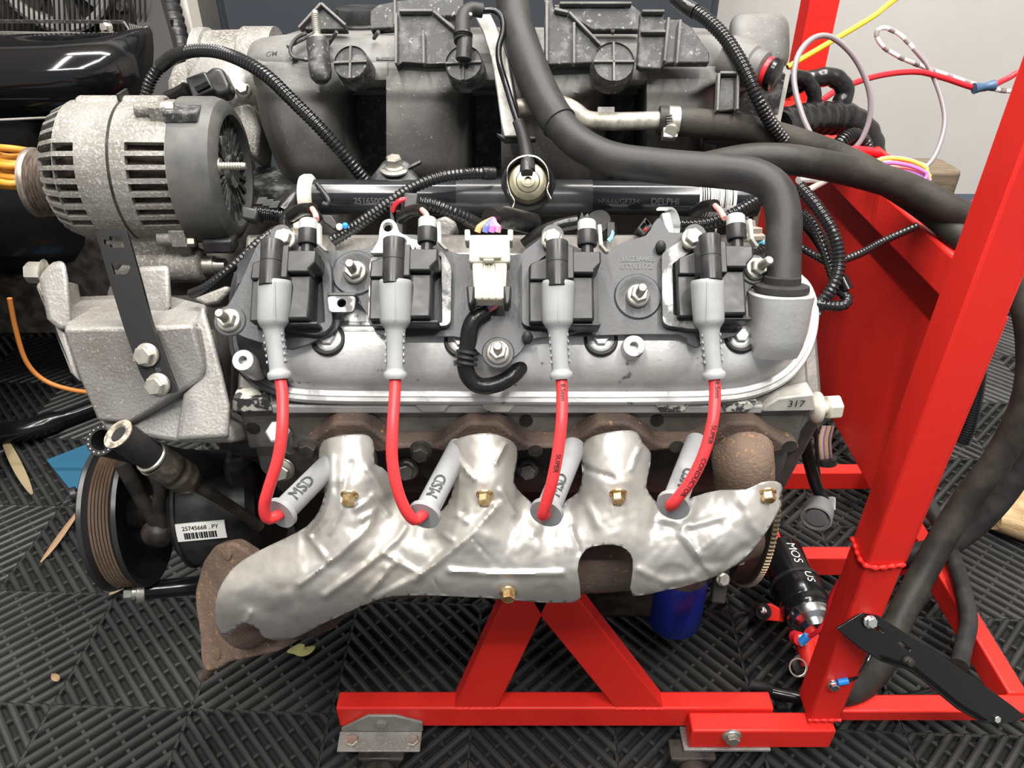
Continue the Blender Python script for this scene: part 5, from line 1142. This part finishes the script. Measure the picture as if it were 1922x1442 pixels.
# cross beam and motor plate between the posts
Zb = PX(1806, 480, .375).z
part('cross_beam', MB().bx(.382, .422, YF+W, 1.13, .655, .695), M_red, es, bevel=.003)
part('beam_lip', MB().bx(.418, .424, YF+W, 1.05, .690, .705), M_red, es, bevel=.001)
mpz = [(YF+W, .66), (YF+W, .405), (YF+.09, .395), (.86, .40), (1.12, .42), (1.12, .66)]
part('motor_plate', MB().prism([Vector((.402, a, b)) for a, b in mpz], (.006, 0, 0)), M_red, es, bevel=.001)
part('beam_plate', MB().prism([P(1738, 430, .735), P(1750, 430, .74), P(1790, 456, .745), P(1770, 462, .735)], (0, 0, .006)), M_blk, es, bevel=.001)
part('pale_washer', MB().box((.440, .655, .694), (.012, 0, 0), (0, .022, 0), (0, 0, .003)), M_alub, es, bevel=.001)
# base rails
RZ0, RZ1 = .045, ZT
xl_, xr_ = PZ(630, 1330, ZT).x, PZ(1452, 1325, ZT).x
fr1 = tube_box(xl_, xr_, .575, .600, RZ0, RZ1, 'front_rail')
sr0, sr1 = PZ(1298, 1362, ZT-.004).x, PZ(1568, 1362, ZT-.004).x
tube_box(sr0, sr1, .548, .5745, RZ0-.004, RZ1-.006, 'foot_rail')
bolt(es, PY(1373, 1381, .548), (0, -1, .05), .0088, .006, M_zinc, washer=.0125, name='rail_bolt')
tube_box(sr1-.002, .70, .572, .597, .062, RZ1-.002, 'side_rail')
tube_box(.645, .670, .597, 1.30, RZ0, RZ1, 'right_rail')
tube_box(.20, .646, .83, .855, RZ0, RZ1, 'cross_rail')
tube_box(-.10, .646, 1.03, 1.055, RZ0, RZ1, 'cross_rail')
tube_box(.405, .430, .60, 1.13, RZ0, RZ1, 'inner_rail')
# A-frame legs under the engine mount
YA = .577
def leg(poly): return part('support_leg', MB().prism([PY(x, y, YA) for x, y in poly], (0, .025, 0)), M_red, es, bevel=.002)
leg([(852, 1331), (934, 1331), (1014, 1163), (1060, 1066), (972, 1066)])
leg([(1155, 1331), (1247, 1331), (1090, 1130), (1040, 1066), (960, 1066), (1016, 1160)])
for a, b in (((852, 1331), (934, 1331)), ((1155, 1331), (1247, 1331))):
    part('weld_seam', bead([PY(*a, YA-.001), PY(*b, YA-.001)], .0018), M_redw, fr1)
part('mount_pad', MB().bx(-.02, .09, .585, .66, .30, .325), M_red, es, bevel=.003)
# casters
def caster(px, z0):
    c = PY(px, 1380, .548); x = c.x
    br = part('caster_plate', MB().prism([Vector((x-.050, .545, .066)), Vector((x+.052, .545, .066)), Vector((x+.050, .545, .043)), Vector((x-.050, .545, .043))], (0, .004, 0)), M_alub, es, bevel=.001)
    mb = MB(); mb.bx(x-.05, x+.05, .520, .549, .0405, .0435); part('caster_flange', mb, M_alub, br, bevel=.001)
    return br
xb0 = PY(716, 1370, .573).x
q = [(641, 1369), (690, 1345), (742, 1345), (793, 1358), (794, 1374), (640, 1374)]
br = part('caster_bracket', MB().prism([PY(x, y, .571) for x, y in q], (0, .004, 0)), M_alub, es, bevel=.001)
ya = PY(715, 1373, .571); part('caster_flange', MB().prism([Vector((ya.x-.0535, .571, ya.z)), Vector((ya.x+.0535, .571, ya.z)), Vector((ya.x+.053, .545, ya.z-.002)), Vector((ya.x-.053, .545, ya.z-.002))], (0, 0, -.003)), M_alub, es, bevel=.001)
for x in (659, 773): bolt(es, Vector((PY(x, 1380, .558).x, .557, ya.z-.001)), (0, 0, 1), .0085, .006, M_zinc, name='caster_bolt', flange=False)
bolt(es, PY(716, 1358, .571), (0, -1, 0), .007, .004, M_alub, name='caster_bolt', flange=False)
for nm, px in (('caster', 716), ('caster', 1300)):
    cx_ = PY(px, 1400, .55).x
    fk = part('caster_fork', MB().prism([Vector((cx_+a, .535, b)) for a, b in ((-.030, .036), (.030, .036), (.026, .028), (.018, .004), (-.018, .004), (-.026, .030))], (0, .030, 0)), M_dark, es, bevel=.003)
    mb = MB(); mb.lathe((cx_, .516, .0195), (0, 1, 0), [(.008, 0), (.019, .001), (.0200, .004), (.0200, .014), (.019, .017), (.008, .018)], 28); part('caster_wheel', mb, M_dark, fk)
    bolt(fk, (cx_, .516, .0195), (0, -1, .1), .006, .005, M_zinc, flange=False, name='axle_bolt')
part('rail_clamp', MB().bx(sr0-.006, sr0+.105, .5455, .578, RZ0-.009, RZ0-.004), M_alub, es, bevel=.001)
# earth terminal on the post
c = PY(1563, 1283, YF); bolt(es, c, (0, -1, .1), .006, .004, M_chrome, washer=.007, name='earth_screw')
t = thing('earth_cable', 'black earth lead with blue crimp terminal screwed to the red post', 'wire', c)
part('blue_crimp', MB().tube([PY(1573, 1281, YF-.003), PY(1592, 1278, YF-.003)], .0042, 12), mat('bright_blue', (.02, .22, .65), .4), t)
part('lead', MB().tube(resample(crom([PY(1590, 1278, YF-.003), PY(1606, 1272, YF), PY(1625, 1248, YF+.02), PY(1640, 1215, YF+.04)], 8), .004), .0022, 10), M_blkg, t)
# ================================================================== black slotted arm on the post
ba = thing('slotted_arm', 'black bent steel arm with slots bolted to the red post', 'bracket', PY(1740, 1260, .54))
bo = PY(1632, 1170, YF-.006); bn = Vector((0.12, -.80, .58)).normalized()
def z8(x, y): return (1280+x*.334, 1042+y*.334)
def Q8(x, y, d=0): a = z8(x, y); return PL(a[0], a[1], bo + bn*d, bn)
ol = [(868, 414), (1040, 306), (1110, 345), (1205, 405), (1420, 545), (1640, 690), (1860, 850), (1935, 912), (1860, 945), (1765, 950), (1690, 945), (1550, 870), (1290, 655), (1120, 600), (1000, 525)]
sl = [[(1070, 400), (1090, 396), (1136, 430), (1126, 440), (1100, 428)], [(1215, 492), (1232, 488), (1288, 530), (1278, 541), (1252, 528)]]
part('plate', MB().plate([Q8(*p) for p in ol], [[Q8(*p) for p in h] for h in sl], -bn*.003), M_blkg, ba, bevel=.001)
part('upper_flange', MB().loft([[Q8(a, b), Q8(a+4, b+8), Q8(a+4, b+8, -.018), Q8(a, b, -.018)] for a, b in ((1040, 306), (1205, 405), (1420, 545), (1640, 690), (1860, 850), (1930, 908))]), M_blkg, ba, bevel=.001)
part('ridge', MB().loft([[Q8(a, b, .0), Q8(a+20, b-14, .006), Q8(a+30, b-6, .0)] for a, b in ((1120, 590), (1290, 640), (1550, 850), (1690, 935))]), M_blkg, ba, angle=60)
bolt(ba, Q8(1050, 374), bn, .0062, .004, M_chrome, washer=.0068); bolt(ba, Q8(1766, 922), bn, .0042, .003, M_chrome, flange=False); bolt(ba, Q8(1268, 598), bn, .0045, .003, M_dark, washer=.006)
# ================================================================== black pump canister
fp2 = thing('fuel_pump', 'black inline motor pump with bright end cap on the red frame', 'pump', P(1495, 1110, 1.13))
a, b = P(1462, 1032, 1.185), P(1532, 1186, 1.065); d = (b-a).normalized(); L = (b-a).length
mb = MB(); mb.lathe(a, d, [(.020, 0), (.0300, .001), (.0325, .006), (.0325, L*.42), (.0345, L*.43), (.0355, L*.47), (.0355, L*.70), (.0345, L*.71), (.0350, L*.73), (.0350, L*.80), (.0335, L*.82)], 44); body = part('body', mb, M_blkg, fp2)
mb = MB(); mb.lathe(a, d, [(.0315, L*.80), (.0320, L*.84), (.0290, L*.90), (.0200, L*.93), (.018, L*1.0), (.010, L*1.02)], 40); part('end_cap', mb, M_chrome, fp2)
n = (-FWD - d*(-FWD).dot(d)).normalized(); sd = d.cross(n)
M_wp = mat('white_print', (.75, .75, .75), .5)
def ptx(body_, s, size, ang, r, ar=1.0):
    vs, fs = text2d(body_, size); hh = max(v[1] for v in vs); out = []
    for q in vs:
        an = -(q[1]-hh/2)/r + ang; out.append(a + d*(s+q[0]) + (n*math.cos(an) + sd*math.sin(an))*(r+.0004))
    return part('print', MB().add(out, fs), M_wp, body)
sgn2 = 1 if sd.x > 0 else -1
ptx('MOS', L*.10, .019, .25*sgn2, .0327); ptx('US', L*.48, .017, .35*sgn2, .0357)
part('clamp_band', MB().lathe(a, d, [(.0356, L*.44), (.0372, L*.445), (.0372, L*.475), (.0356, L*.48)], 44), M_blk, fp2)
part('mount_arm', MB().prism([P(x, y, 1.10) for x, y in ((1422, 1136), (1448, 1134), (1478, 1150), (1490, 1170), (1440, 1166), (1424, 1158))], FWD*.006), M_red, fp2, bevel=.002)
part('rubber_foot', MB().lathe(P(1433, 1149, 1.095), -FWD, [(.012, -.004), (.011, .002), (.006, .003)], 22), M_blk, fp2); part('mount_screw', MB().ball(P(1432, 1147, 1.085), .0065), M_chrome, fp2)
part('terminal', MB().cyl(P(1500, 1192, 1.05), P(1508, 1212, 1.045), .006), M_zinc, fp2); part('red_cap', MB().cyl(P(1492, 1196, 1.06), P(1502, 1200, 1.045), .009), M_wred, fp2)
part('outlet', MB().lathe(P(1506, 1248, 1.05), (-FWD*.8+UPV*.2), [(.013, -.02), (.014, 0), (.0095, .001), (.009, -.006)], 26), M_blk, fp2); part('outlet_ring', MB().lathe(P(1497, 1253, 1.035), (-FWD*.8+UPV*.2), [(.0105, 0), (.0125, .001), (.0125, .003), (.0105, .003)], 26, False), M_zinc, fp2)
part('outlet_neck', MB().cyl(P(1512, 1205, 1.06), P(1520, 1250, 1.05), .012), M_red, fp2)
hose('pump_supply_wire', [(1640, 1010, .90), (1600, 1060, .94), (1562, 1115, .98), (1552, 1160, 1.0), (1535, 1185, 1.01), (1512, 1200, 1.03)], .0030, M_wred, 'thin red wire hanging from the post to the pump terminal', 'wire', 10)
solo('blue_crimp_terminal', MB().tube([P(1504, 1206, 1.03), P(1516, 1194, 1.025)], .0055, 12), mat('bright_blue', (.02, .22, .65), .4), 'blue crimp terminal on the pump end', 'terminal')
# grey plug hanging behind
gp = thing('hanging_plug', 'light grey round plug hanging on black cables behind the engine', 'connector', P(1530, 1000, .98))
a, b = P(1540, 940, .97), P(1527, 995, .925); d = (b-a).normalized()
part('shell', MB().lathe(a, d, [(.010, -.004), (.011, .008), (.0165, .012), (.0185, .020), (.0185, .037), (.0165, .038), (.0165, .030), (.001, .030)], 32), M_gcon, gp)
part('insert', MB().lathe(a, d, [(.0125, .028), (.0125, .036), (.010, .0365), (.001, .0365)], 28), mat('grey_insert', (.22, .225, .23), .5), gp)
part('shell_key', MB().box(P(1560, 945, .955), BU*.004, UPV*.008, FWD*.005), M_gcon, gp, bevel=.001)
part('cable', MB().tube(resample(crom([P(*q) for q in ((1505, 800, .90), (1520, 870, .93), (1535, 920, .96), (1555, 945, .96), (1565, 948, .955))], 8), .006), .0075, 12), M_tape, gp)
part('cable', MB().tube(resample(crom([P(*q) for q in ((1530, 790, .92), (1534, 860, .94), (1538, 905, .96), (1541, 938, .97))], 8), .006), .0022, 10), M_blk, gp)
rw = thing('ribbon_wires', 'bundle of bare coloured wires behind the cylinder head corner', 'wire bundle', P(1550, 850, .95))
random.seed(9)
for k in range(7):
    x = 1541 + k*3.2; cc = [(.55, .35, .2), (.5, .5, .5), (.25, .15, .3), (.6, .3, .15), (.5, .42, .3), (.1, .1, .1), (.4, .2, .2)][k]
    part('wire', tb([(x+4, 800, .95), (x-2, 825, .945), (x-1, 850, .945), (x+1, 866, .95)], .0016, 8), mat('strand_%s' % 'abcdefg'[k], cc, .4), rw)
part('collar', MB().cyl(P(1551, 860, .95), P(1551, 872, .952), .012), M_blk, rw)
# big black hoses on the right
hose('coolant_hose', [(1905, 500, .98), (1935, 620, .98), (1930, 740, 1.0), (1880, 850, 1.04), (1800, 960, 1.08), (1730, 1080, 1.09), (1680, 1180, 1.06), (1650, 1250, 1.03), (1605, 1292, 1.0), (1540, 1305, .99)], .0185, M_rubd, 'large black coolant hose sweeping down behind the slotted arm', seg=28)
hose('coolant_return_hose', [(1922, 480, 1.08), (1965, 650, 1.08), (1950, 800, 1.10), (1890, 920, 1.14), (1800, 1010, 1.18), (1700, 1045, 1.20), (1600, 1055, 1.22), (1500, 1052, 1.24)], .0175, M_rub, 'second large black hose curving left along the floor', seg=28)
hose('rubber_floor_hose', [(1735, 930, 1.27), (1770, 1000, 1.21), (1800, 1080, 1.14), (1818, 1160, 1.08), (1808, 1215, 1.045), (1800, 1250, 1.02)], .0115, M_rub, 'black ribbed hose running along the right rail', seg=20)
hose('fuel_line', [(1450, 1300, 1.03), (1500, 1310, 1.02), (1580, 1322, 1.015), (1680, 1318, 1.02), (1760, 1300, 1.035), (1830, 1285, 1.04)], .0085, M_blkg, 'glossy black line lying behind the foot rail', seg=16)
hose('floor_cable_stub', [(1410, 1285, 1.07), (1440, 1292, 1.06), (1462, 1310, 1.045), (1470, 1335, 1.03)], .008, M_blk, 'short black cable curving behind the front rail end', seg=14)
solo('torn_paper', MB().plate(rnd([PZ(x, y, .002) for x, y in ((1625, 1245), (1655, 1262), (1648, 1305), (1618, 1312), (1600, 1290))], .01), [], (0, 0, .002)), mat('dirty_paper', (.45, .43, .37), .8), 'scrap of pale paper on the floor behind the post', 'paper')
loom('wiring_loom', [(1838, 690, 1.05), (1832, 740, 1.06), (1818, 800, 1.07), (1805, 830, 1.08)], .0105, 'black loom hanging right of the near red post', 'looms at the engine rear')
# loose wires and tubes upper right
hose('yellow_wire', [(1478, 126, .88), (1560, 78, .88), (1640, 30, .88), (1690, -8, .88), (1900, -150, .9)], .0030, M_yel, 'straight yellow wire pulled tight towards upper right', 'wire', 10)
hose('clear_vent_tube', [(1528, 266, .80), (1505, 215, .80), (1490, 150, .80), (1500, 100, .80), (1530, 70, .81), (1565, 72, .82), (1605, 110, .83), (1630, 165, .84), (1633, 215, .85), (1618, 260, .86), (1590, 292, .87)], .0030, M_clear, 'large loop of clear plastic tube before the back post', 'tube', 12)
st = thing('striped_tube', 'clear tube with white and grey striped end looping by the wall', 'tube', P(1705, 335, .98))
tp = resample(crom([P(*q) for q in ((1705, 338, .98), (1750, 300, .98), (1772, 240, .98), (1768, 190, .98), (1745, 130, .98), (1718, 95, .98), (1690, 66, .98), (1660, 52, .98), (1645, 62, .98), (1655, 85, .985), (1690, 108, .99), (1740, 128, 1.0), (1790, 145, 1.0), (1835, 160, 1.0), (1880, 170, 1.0), (1935, 174, 1.0), (2100, 200, 1.05), (2300, 330, 1.1), (2400, 600, 1.15))], 10), .004)
cut = 0
for i, p in enumerate(tp):
    if (p - P(1718, 95, .98)).length < .006: cut = i
part('clear_length', MB().tube(tp[:cut+1], .0030, 12), M_clear, st)
part('striped_length', MB().tube(tp[cut:], .0028, 12), mat('striped_white', (.75, .72, .70), .5), st)
i = cut+2
while i < len(tp)-4:
    part('grey_stripe', MB().tube(tp[i:i+3], .0031, 12), mat('stripe_grey', (.23, .20, .20), .5), st); i += 6
hose('red_lead_wire', [(1540, 190, .92), (1580, 165, .93), (1650, 142, .95), (1720, 135, .97), (1770, 146, .98), (1825, 164, .99), (1850, 166, .99), (1890, 148, .99), (1935, 130, .99), (2100, 110, 1.02), (2300, 250, 1.08), (2420, 600, 1.12)], .0036, M_wred, 'red wire crossing the wall above the stool', 'wire', 12)
solo('blue_splice', MB().tube(resample([P(1828, 166, .985), P(1866, 160, .985)], .004), lambda s: .0058+.0012*math.cos(s*6.28), 14), mat('splice_blue', (.05, .10, .17), .35), 'blue heat shrink splice on the red wire', 'splice')
hose('red_battery_wire', [(1575, 285, .86), (1610, 282, .86), (1650, 290, .88), (1690, 325, .92), (1715, 350, .95)], .0048, M_wred, 'bright red wire lying over the beam beside coloured strands', 'wire', 12)
hose('dark_red_wire', [(1812, 400, 1.52), (1818, 384, 1.52), (1840, 362, 1.52), (1865, 348, 1.52), (1890, 340, 1.52)], .0022, mat('maroon_wire', (.16, .02, .03), .4), 'dark red wire bending beside the near post', 'wire', 8)
wb_ = thing('wire_bundle', 'tangle of yellow, white and pink wires in front of the stool', 'wire bundle', P(1690, 330, 1.05))
random.seed(21)
for k in range(14):
    cc = random.choice([(.75, .62, .10), (.75, .35, .25), (.7, .68, .6), (.35, .15, .45), (.72, .6, .12), (.5, .25, .12)])
    y0 = 303+k*1.8; t_ = .79+random.random()*.05
    part('wire', tb([(1625+random.randint(-8, 8), y0+8, t_), (1660, y0-6+random.randint(-4, 3), t_), (1705, y0-5+random.randint(-3, 4), t_), (1742+random.randint(-6, 5), y0+10, t_), (1735, y0+22, t_)], .0022, 8), mat('strand_tone_%d' % (k % 6), cc, .4), wb_)
# small ivory cable tie right of the breather hose
hose('cable_tie', [(1498, 338, .72), (1530, 336, .73), (1548, 340, .74)], .0035, mat('nylon_white', (.70, .68, .64), .4), 'white nylon cable tie end below the hoses', 'cable tie', 8)
hose('cable_tie_tail', [(1505, 366, .72), (1530, 350, .73), (1552, 338, .74)], .0032, mat('nylon_white', (.70, .68, .64), .4), 'white nylon strap tail angled under the cable tie', 'cable tie', 8)
# ================================================================== stool and log
so_ = thing('wooden_stool', 'worn wooden stool with thick rounded top against the wall', 'stool', (.86, 1.68, 0))
ztop = .46; p0 = PZ(1800, 300, ztop); xr2 = PZ(1824, 330, ztop).x
ys = PZ(1700, 295, ztop).y; yf = PZ(1700, 322, ztop).y
q = [Vector((xr2-.42, yf, ztop)), Vector((xr2, yf, ztop)), Vector((xr2-.01, ys, ztop)), Vector((xr2-.42, ys, ztop))]
part('seat', MB().prism(rnd(q, .02), (0, 0, -.055)), M_wood, so_, bevel=.008, seg=3)
for x in (xr2-.07, xr2-.37):
    for y in (yf+.05, ys-.03): part('leg', MB().prism([Vector((x-.025, y-.02, -.0)), Vector((x+.025, y-.02, -.0)), Vector((x+.025, y+.02, -.0)), Vector((x-.025, y+.02, -.0))], (0, 0, ztop-.056)), M_wood, so_, bevel=.004)
part('apron', MB().bx(xr2-.36, xr2-.06, yf+.03, yf+.05, ztop-.12, ztop-.056), M_wood, so_, bevel=.003)
solo('blue_box', MB().bx(PX(1835, 400, .98).x-.06, PX(1835, 400, .98).x+.06, 1.50, 1.56, .0, .40), mat('navy_plastic', (.02, .035, .06), .4), 'dark navy plastic box beside the stool', 'box', bevel=.01)
lg = thing('split_log', 'split piece of pale rough firewood on the floor at right edge', 'log', PZ(1905, 930, 0))
mb = MB(); L = []
for i in range(9):
    s = i/8; c = PZ(1850, 950, .04).lerp(PZ(2060, 960, .05), s); rr = .05+.035*min(1, s*2.5)
    L.append([c + Vector((0, math.cos(2*math.pi*k/16)*rr*(1+.12*mnoise.noise(Vector((k, i, 1)))), math.sin(2*math.pi*k/16)*rr*.62*(1+.15*mnoise.noise(Vector((k, i, 5)))))) for k in range(16)])
part('wood', mb.loft(L), M_log, lg, angle=50)
# ================================================================== left side: car front, cords, floor litter
cr = thing('car_bumper', 'glossy black car bumper panel at the upper left', 'bumper', (-.95, 1.30, .4))
mb = MB(); L = []
prof = [(66, 1.36), (74, 1.30), (95, 1.262), (130, 1.235), (165, 1.225), (195, 1.235), (222, 1.26), (232, 1.30)]
for x, k in ((-1.75, 0), (-1.4, 0), (-1.1, .0), (-.85, .005), (-.72, .02), (-.65, .05), (-.615, .10), (-.605, .16)):
    L.append([Vector((x, PY(200, py, Y).y + k, PY(200, py, Y).z)) for py, Y in prof])
mb.loft([l + [l[-1]+Vector((0, .03, 0)), l[0]+Vector((0, .03, -.01))] for l in L]); part('panel', mb, M_car, cr, angle=60)
mb = MB(); L = []
prof = [(234, 1.30), (236, 1.262), (300, 1.245), (380, 1.235), (440, 1.23), (490, 1.25), (520, 1.30)]
for x, k in ((-1.75, 0), (-1.2, 0), (-.95, .01), (-.82, .04), (-.76, .10)):
    L.append([Vector((x, PY(200, py, Y).y + k, PY(200, py, Y).z)) for py, Y in prof])
mb.loft([l + [l[-1]+Vector((0, .03, 0)), l[0]+Vector((0, .03, -.01))] for l in L]); part('lower_valance', mb, M_blkg, cr, angle=60)
part('inner_wing', MB().bx(-1.75, -.665, 1.60, 1.66, .30, 1.3), M_dark, cr)
part('seam_line', MB().tube([PY(-60, 228, 1.222), PY(90, 221, 1.24)], .002, 8), M_alub, cr)
part('under_tray', MB().bx(-1.75, -.62, 1.32, 1.9, .20, .45), M_dark, cr)
rd_ = thing('radiator_grille', 'dark vertical bar grille with round electric fan behind it', 'grille', (-1.0, 1.42, .70))
Yg = 1.42
part('core', MB().bx(-1.75, PY(290, 30, 1.5).x, 1.52, 1.56, .62, 1.15), M_dark, rd_)
x = PY(2, 30, Yg).x
k = 0
xx = -14
while xx < 272:
    a, b = PY(xx, -25, Yg), PY(xx+3, 58, Yg); part('bar', MB().box((a+b)/2, (b-a)/2, Vector((.0010, 0, 0)), Vector((0, .002, 0))), M_blk, rd_); xx += 9.5
a, b = PY(-20, 40, Yg-.01), PY(232, 41, Yg-.01); part('top_trim', MB().box((a+b)/2, (b-a)/2, Vector((0, .003, 0)), Vector((0, 0, .0025))), M_intd, rd_)
a, b = PY(-20, 61, Yg-.012), PY(250, 65, Yg-.012); part('lower_trim', MB().box((a+b)/2, (b-a)/2, Vector((0, .003, 0)), Vector((0, 0, .002))), M_alub, rd_)
mb = MB(); c = PY(96, -62, 1.50); mb.lathe(c, (0, -1, .0), [(.088, -.02), (.104, -.02), (.104, .012), (.098, .014), (.088, .010), (.088, -.02)], 56, False); part('fan_ring', mb, mat('fan_grey', (.17, .162, .15), .6), rd_)
mb = MB()
for k in range(7):
    a = k*2*math.pi/7+.3; d = Vector((math.cos(a), 0, math.sin(a))); s = Vector((-math.sin(a), .5, math.cos(a))).normalized(); mb.prism([c+d*.02-s*.012, c+d*.085-s*.020, c+d*.085+s*.020, c+d*.02+s*.012], (0, .003, 0))
part('fan_blades', mb, mat('fan_blade', (.05, .048, .045), .5), rd_)
mb = MB(); mb.box(PY(112, 15, 1.485), Vector((.010, 0, 0)), Vector((0, .004, 0)), Vector((.006, 0, .05))); part('fan_strut', mb, mat('fan_grey', (.17, .162, .15), .6), rd_)
bolt(rd_, PY(200, 51, Yg-.012), (0, -1, .2), .006, .006, M_zinc, washer=.011); bolt(rd_, PY(230, 14, Yg+.01), (0, -1, .2), .008, .006, M_dark, washer=.011)
mb = MB()
for k in range(6):
    a, b = PY(243+k*4, 44+k*1.0, Yg-.015), PY(248+k*3.6, 62-k*1.5, Yg-.015); mb.tube([a, b], .0013, 6)
mb.tube([PY(232, 40, Yg-.015), PY(249, 66, Yg-.015), PY(276, 50, Yg-.015)], .002, 6); part('bent_corner', mb, M_alub, rd_)
rh = thing('ribbed_bellows', 'black ribbed flexible duct leaning beside the slate cabinet', 'duct', P(325, 90, 1.45))
path = resample([P(312, -20, 1.42), P(326, 40, 1.40), P(342, 110, 1.36)], .004); part('duct', MB().tube(path, lambda s: .017+.003*math.sin(s*len(path)*1.1), 16), M_blk, rh)
part('side_frame', MB().prism([P(x, y, 1.30) for x, y in ((246, -10), (298, -10), (318, 60), (352, 190), (345, 235), (300, 235), (282, 170), (262, 70))], FWD*.02), mat('dusty_frame', (.030, .029, .027), .7), rh)
# orange cord coil
oc_ = thing('extension_cord', 'coiled bundle of orange-yellow extension cord beside the alternator pulley', 'extension cord', P(20, 320, .95))
for k in range(8):
    y = 279+k*10+(k*7 % 4); part('strand', tb([(-420, y+120+k*6, 1.2), (-240, y+20+k*3, 1.05), (-60, y+3+(k*5 % 9), .95), (-20, y-2, .93+.006*(k % 3)), (20, y+(k*3 % 7), .925+.007*(k*2 % 3)), (70, y+6-(k*5 % 8), .95), (120, y+2, 1.0)], .0043, 12), M_ora, oc_)
hose('orange_floor_cable', [(18, 560, 1.3), (30, 620, 1.33), (50, 680, 1.36), (85, 715, 1.38), (140, 733, 1.39), (200, 738, 1.39)], .0042, mat('orange_cable', (.42, .15, .03), .5), 'thin orange cable curving down to the floor at left', 'cable', 10)
solo('floor_jack_handle', MB().tube(resample([PZ(-30, 820, .03), PZ(60, 805, .03), PZ(90, 795, .03), PZ(200, 755, .03)], .02), lambda s: .022 if s < .6 else .014, 18), M_blkg, 'black round bar lying on the floor at left', 'bar')
solo('tyre', MB().lathe(PY(-205, 690, 1.05), (1, .1, 0), [(.10, -.05), (.20, -.055), (.215, -.03), (.215, .03), (.20, .055), (.10, .05)], 40), M_rubd, 'tyre edge at the far left of the floor', 'tyre')
solo('blue_sheet', MB().plate([PZ(x, y, .001) for x, y in ((88, 866), (180, 830), (250, 870), (180, 905), (135, 925))], [], (0, 0, .004)), mat('blue_card', (.022, .095, .16), .5), 'blue plastic sheet lying on the ribbed floor', 'sheet', bevel=.001)
t = thing('floor_rod', 'black rod end lying on the blue sheet', 'rod', PZ(150, 928, .01)); part('rod', MB().tube([PZ(136, 930, .018), PZ(200, 912, .018)], .010, 16), M_blkg, t); part('collar', MB().lathe(PZ(140, 928, .018), PZ(200, 912, .018)-PZ(136, 930, .018), [(.012, -.006), (.014, -.005), (.014, .004), (.011, .005)], 20), M_blk, t)
def leaf(pts, wd, m, lb, nm='dry_leaf'):
    path = crom([PZ(x, y, .004+z) for x, y, z in pts], 6); mb = MB(); L = []; n = len(path)
    for i, p in enumerate(path):
        T = (path[min(i+1, n-1)]-path[max(i-1, 0)]).normalized(); s = T.cross(Vector((0, 0, 1))).normalized(); w_ = wd*(math.sin(math.pi*(i+.5)/n)**.6)
        L.append([p-s*w_, p-Vector((0, 0, .0015)), p+s*w_, p+Vector((0, 0, .002))])
    return solo(nm, mb.loft(L), m, lb, 'leaf')
leaf([(0, 808, .01), (20, 850, .012), (40, 890, .010), (60, 928, 0)], .009, mat('straw', (.24, .19, .11), .7), 'long straw coloured leaf at the left edge')
leaf([(158, 945, .01), (125, 990, .006), (100, 1025, .004), (76, 1056, 0)], .006, mat('brown_leaf', (.26, .16, .09), .7), 'curled brown leaf pointing to the pump pulley')
leaf([(540, 1222, 0), (556, 1218, .012), (572, 1222, .012), (590, 1214, .006)], .010, mat('green_leaf', (.38, .38, .15), .6), 'folded yellow-green leaf under the exhaust outlet')
leaf([(205, 1116, 0), (220, 1106, .006), (236, 1098, .004)], .006, mat('straw', (.24, .19, .11), .7), 'small straw scrap beside the brass pipe fitting')
leaf([(98, 1266, 0), (104, 1272, .002), (110, 1278, 0)], .005, mat('brown_leaf', (.26, .16, .09), .7), 'tiny brown scrap on the light floor tile')
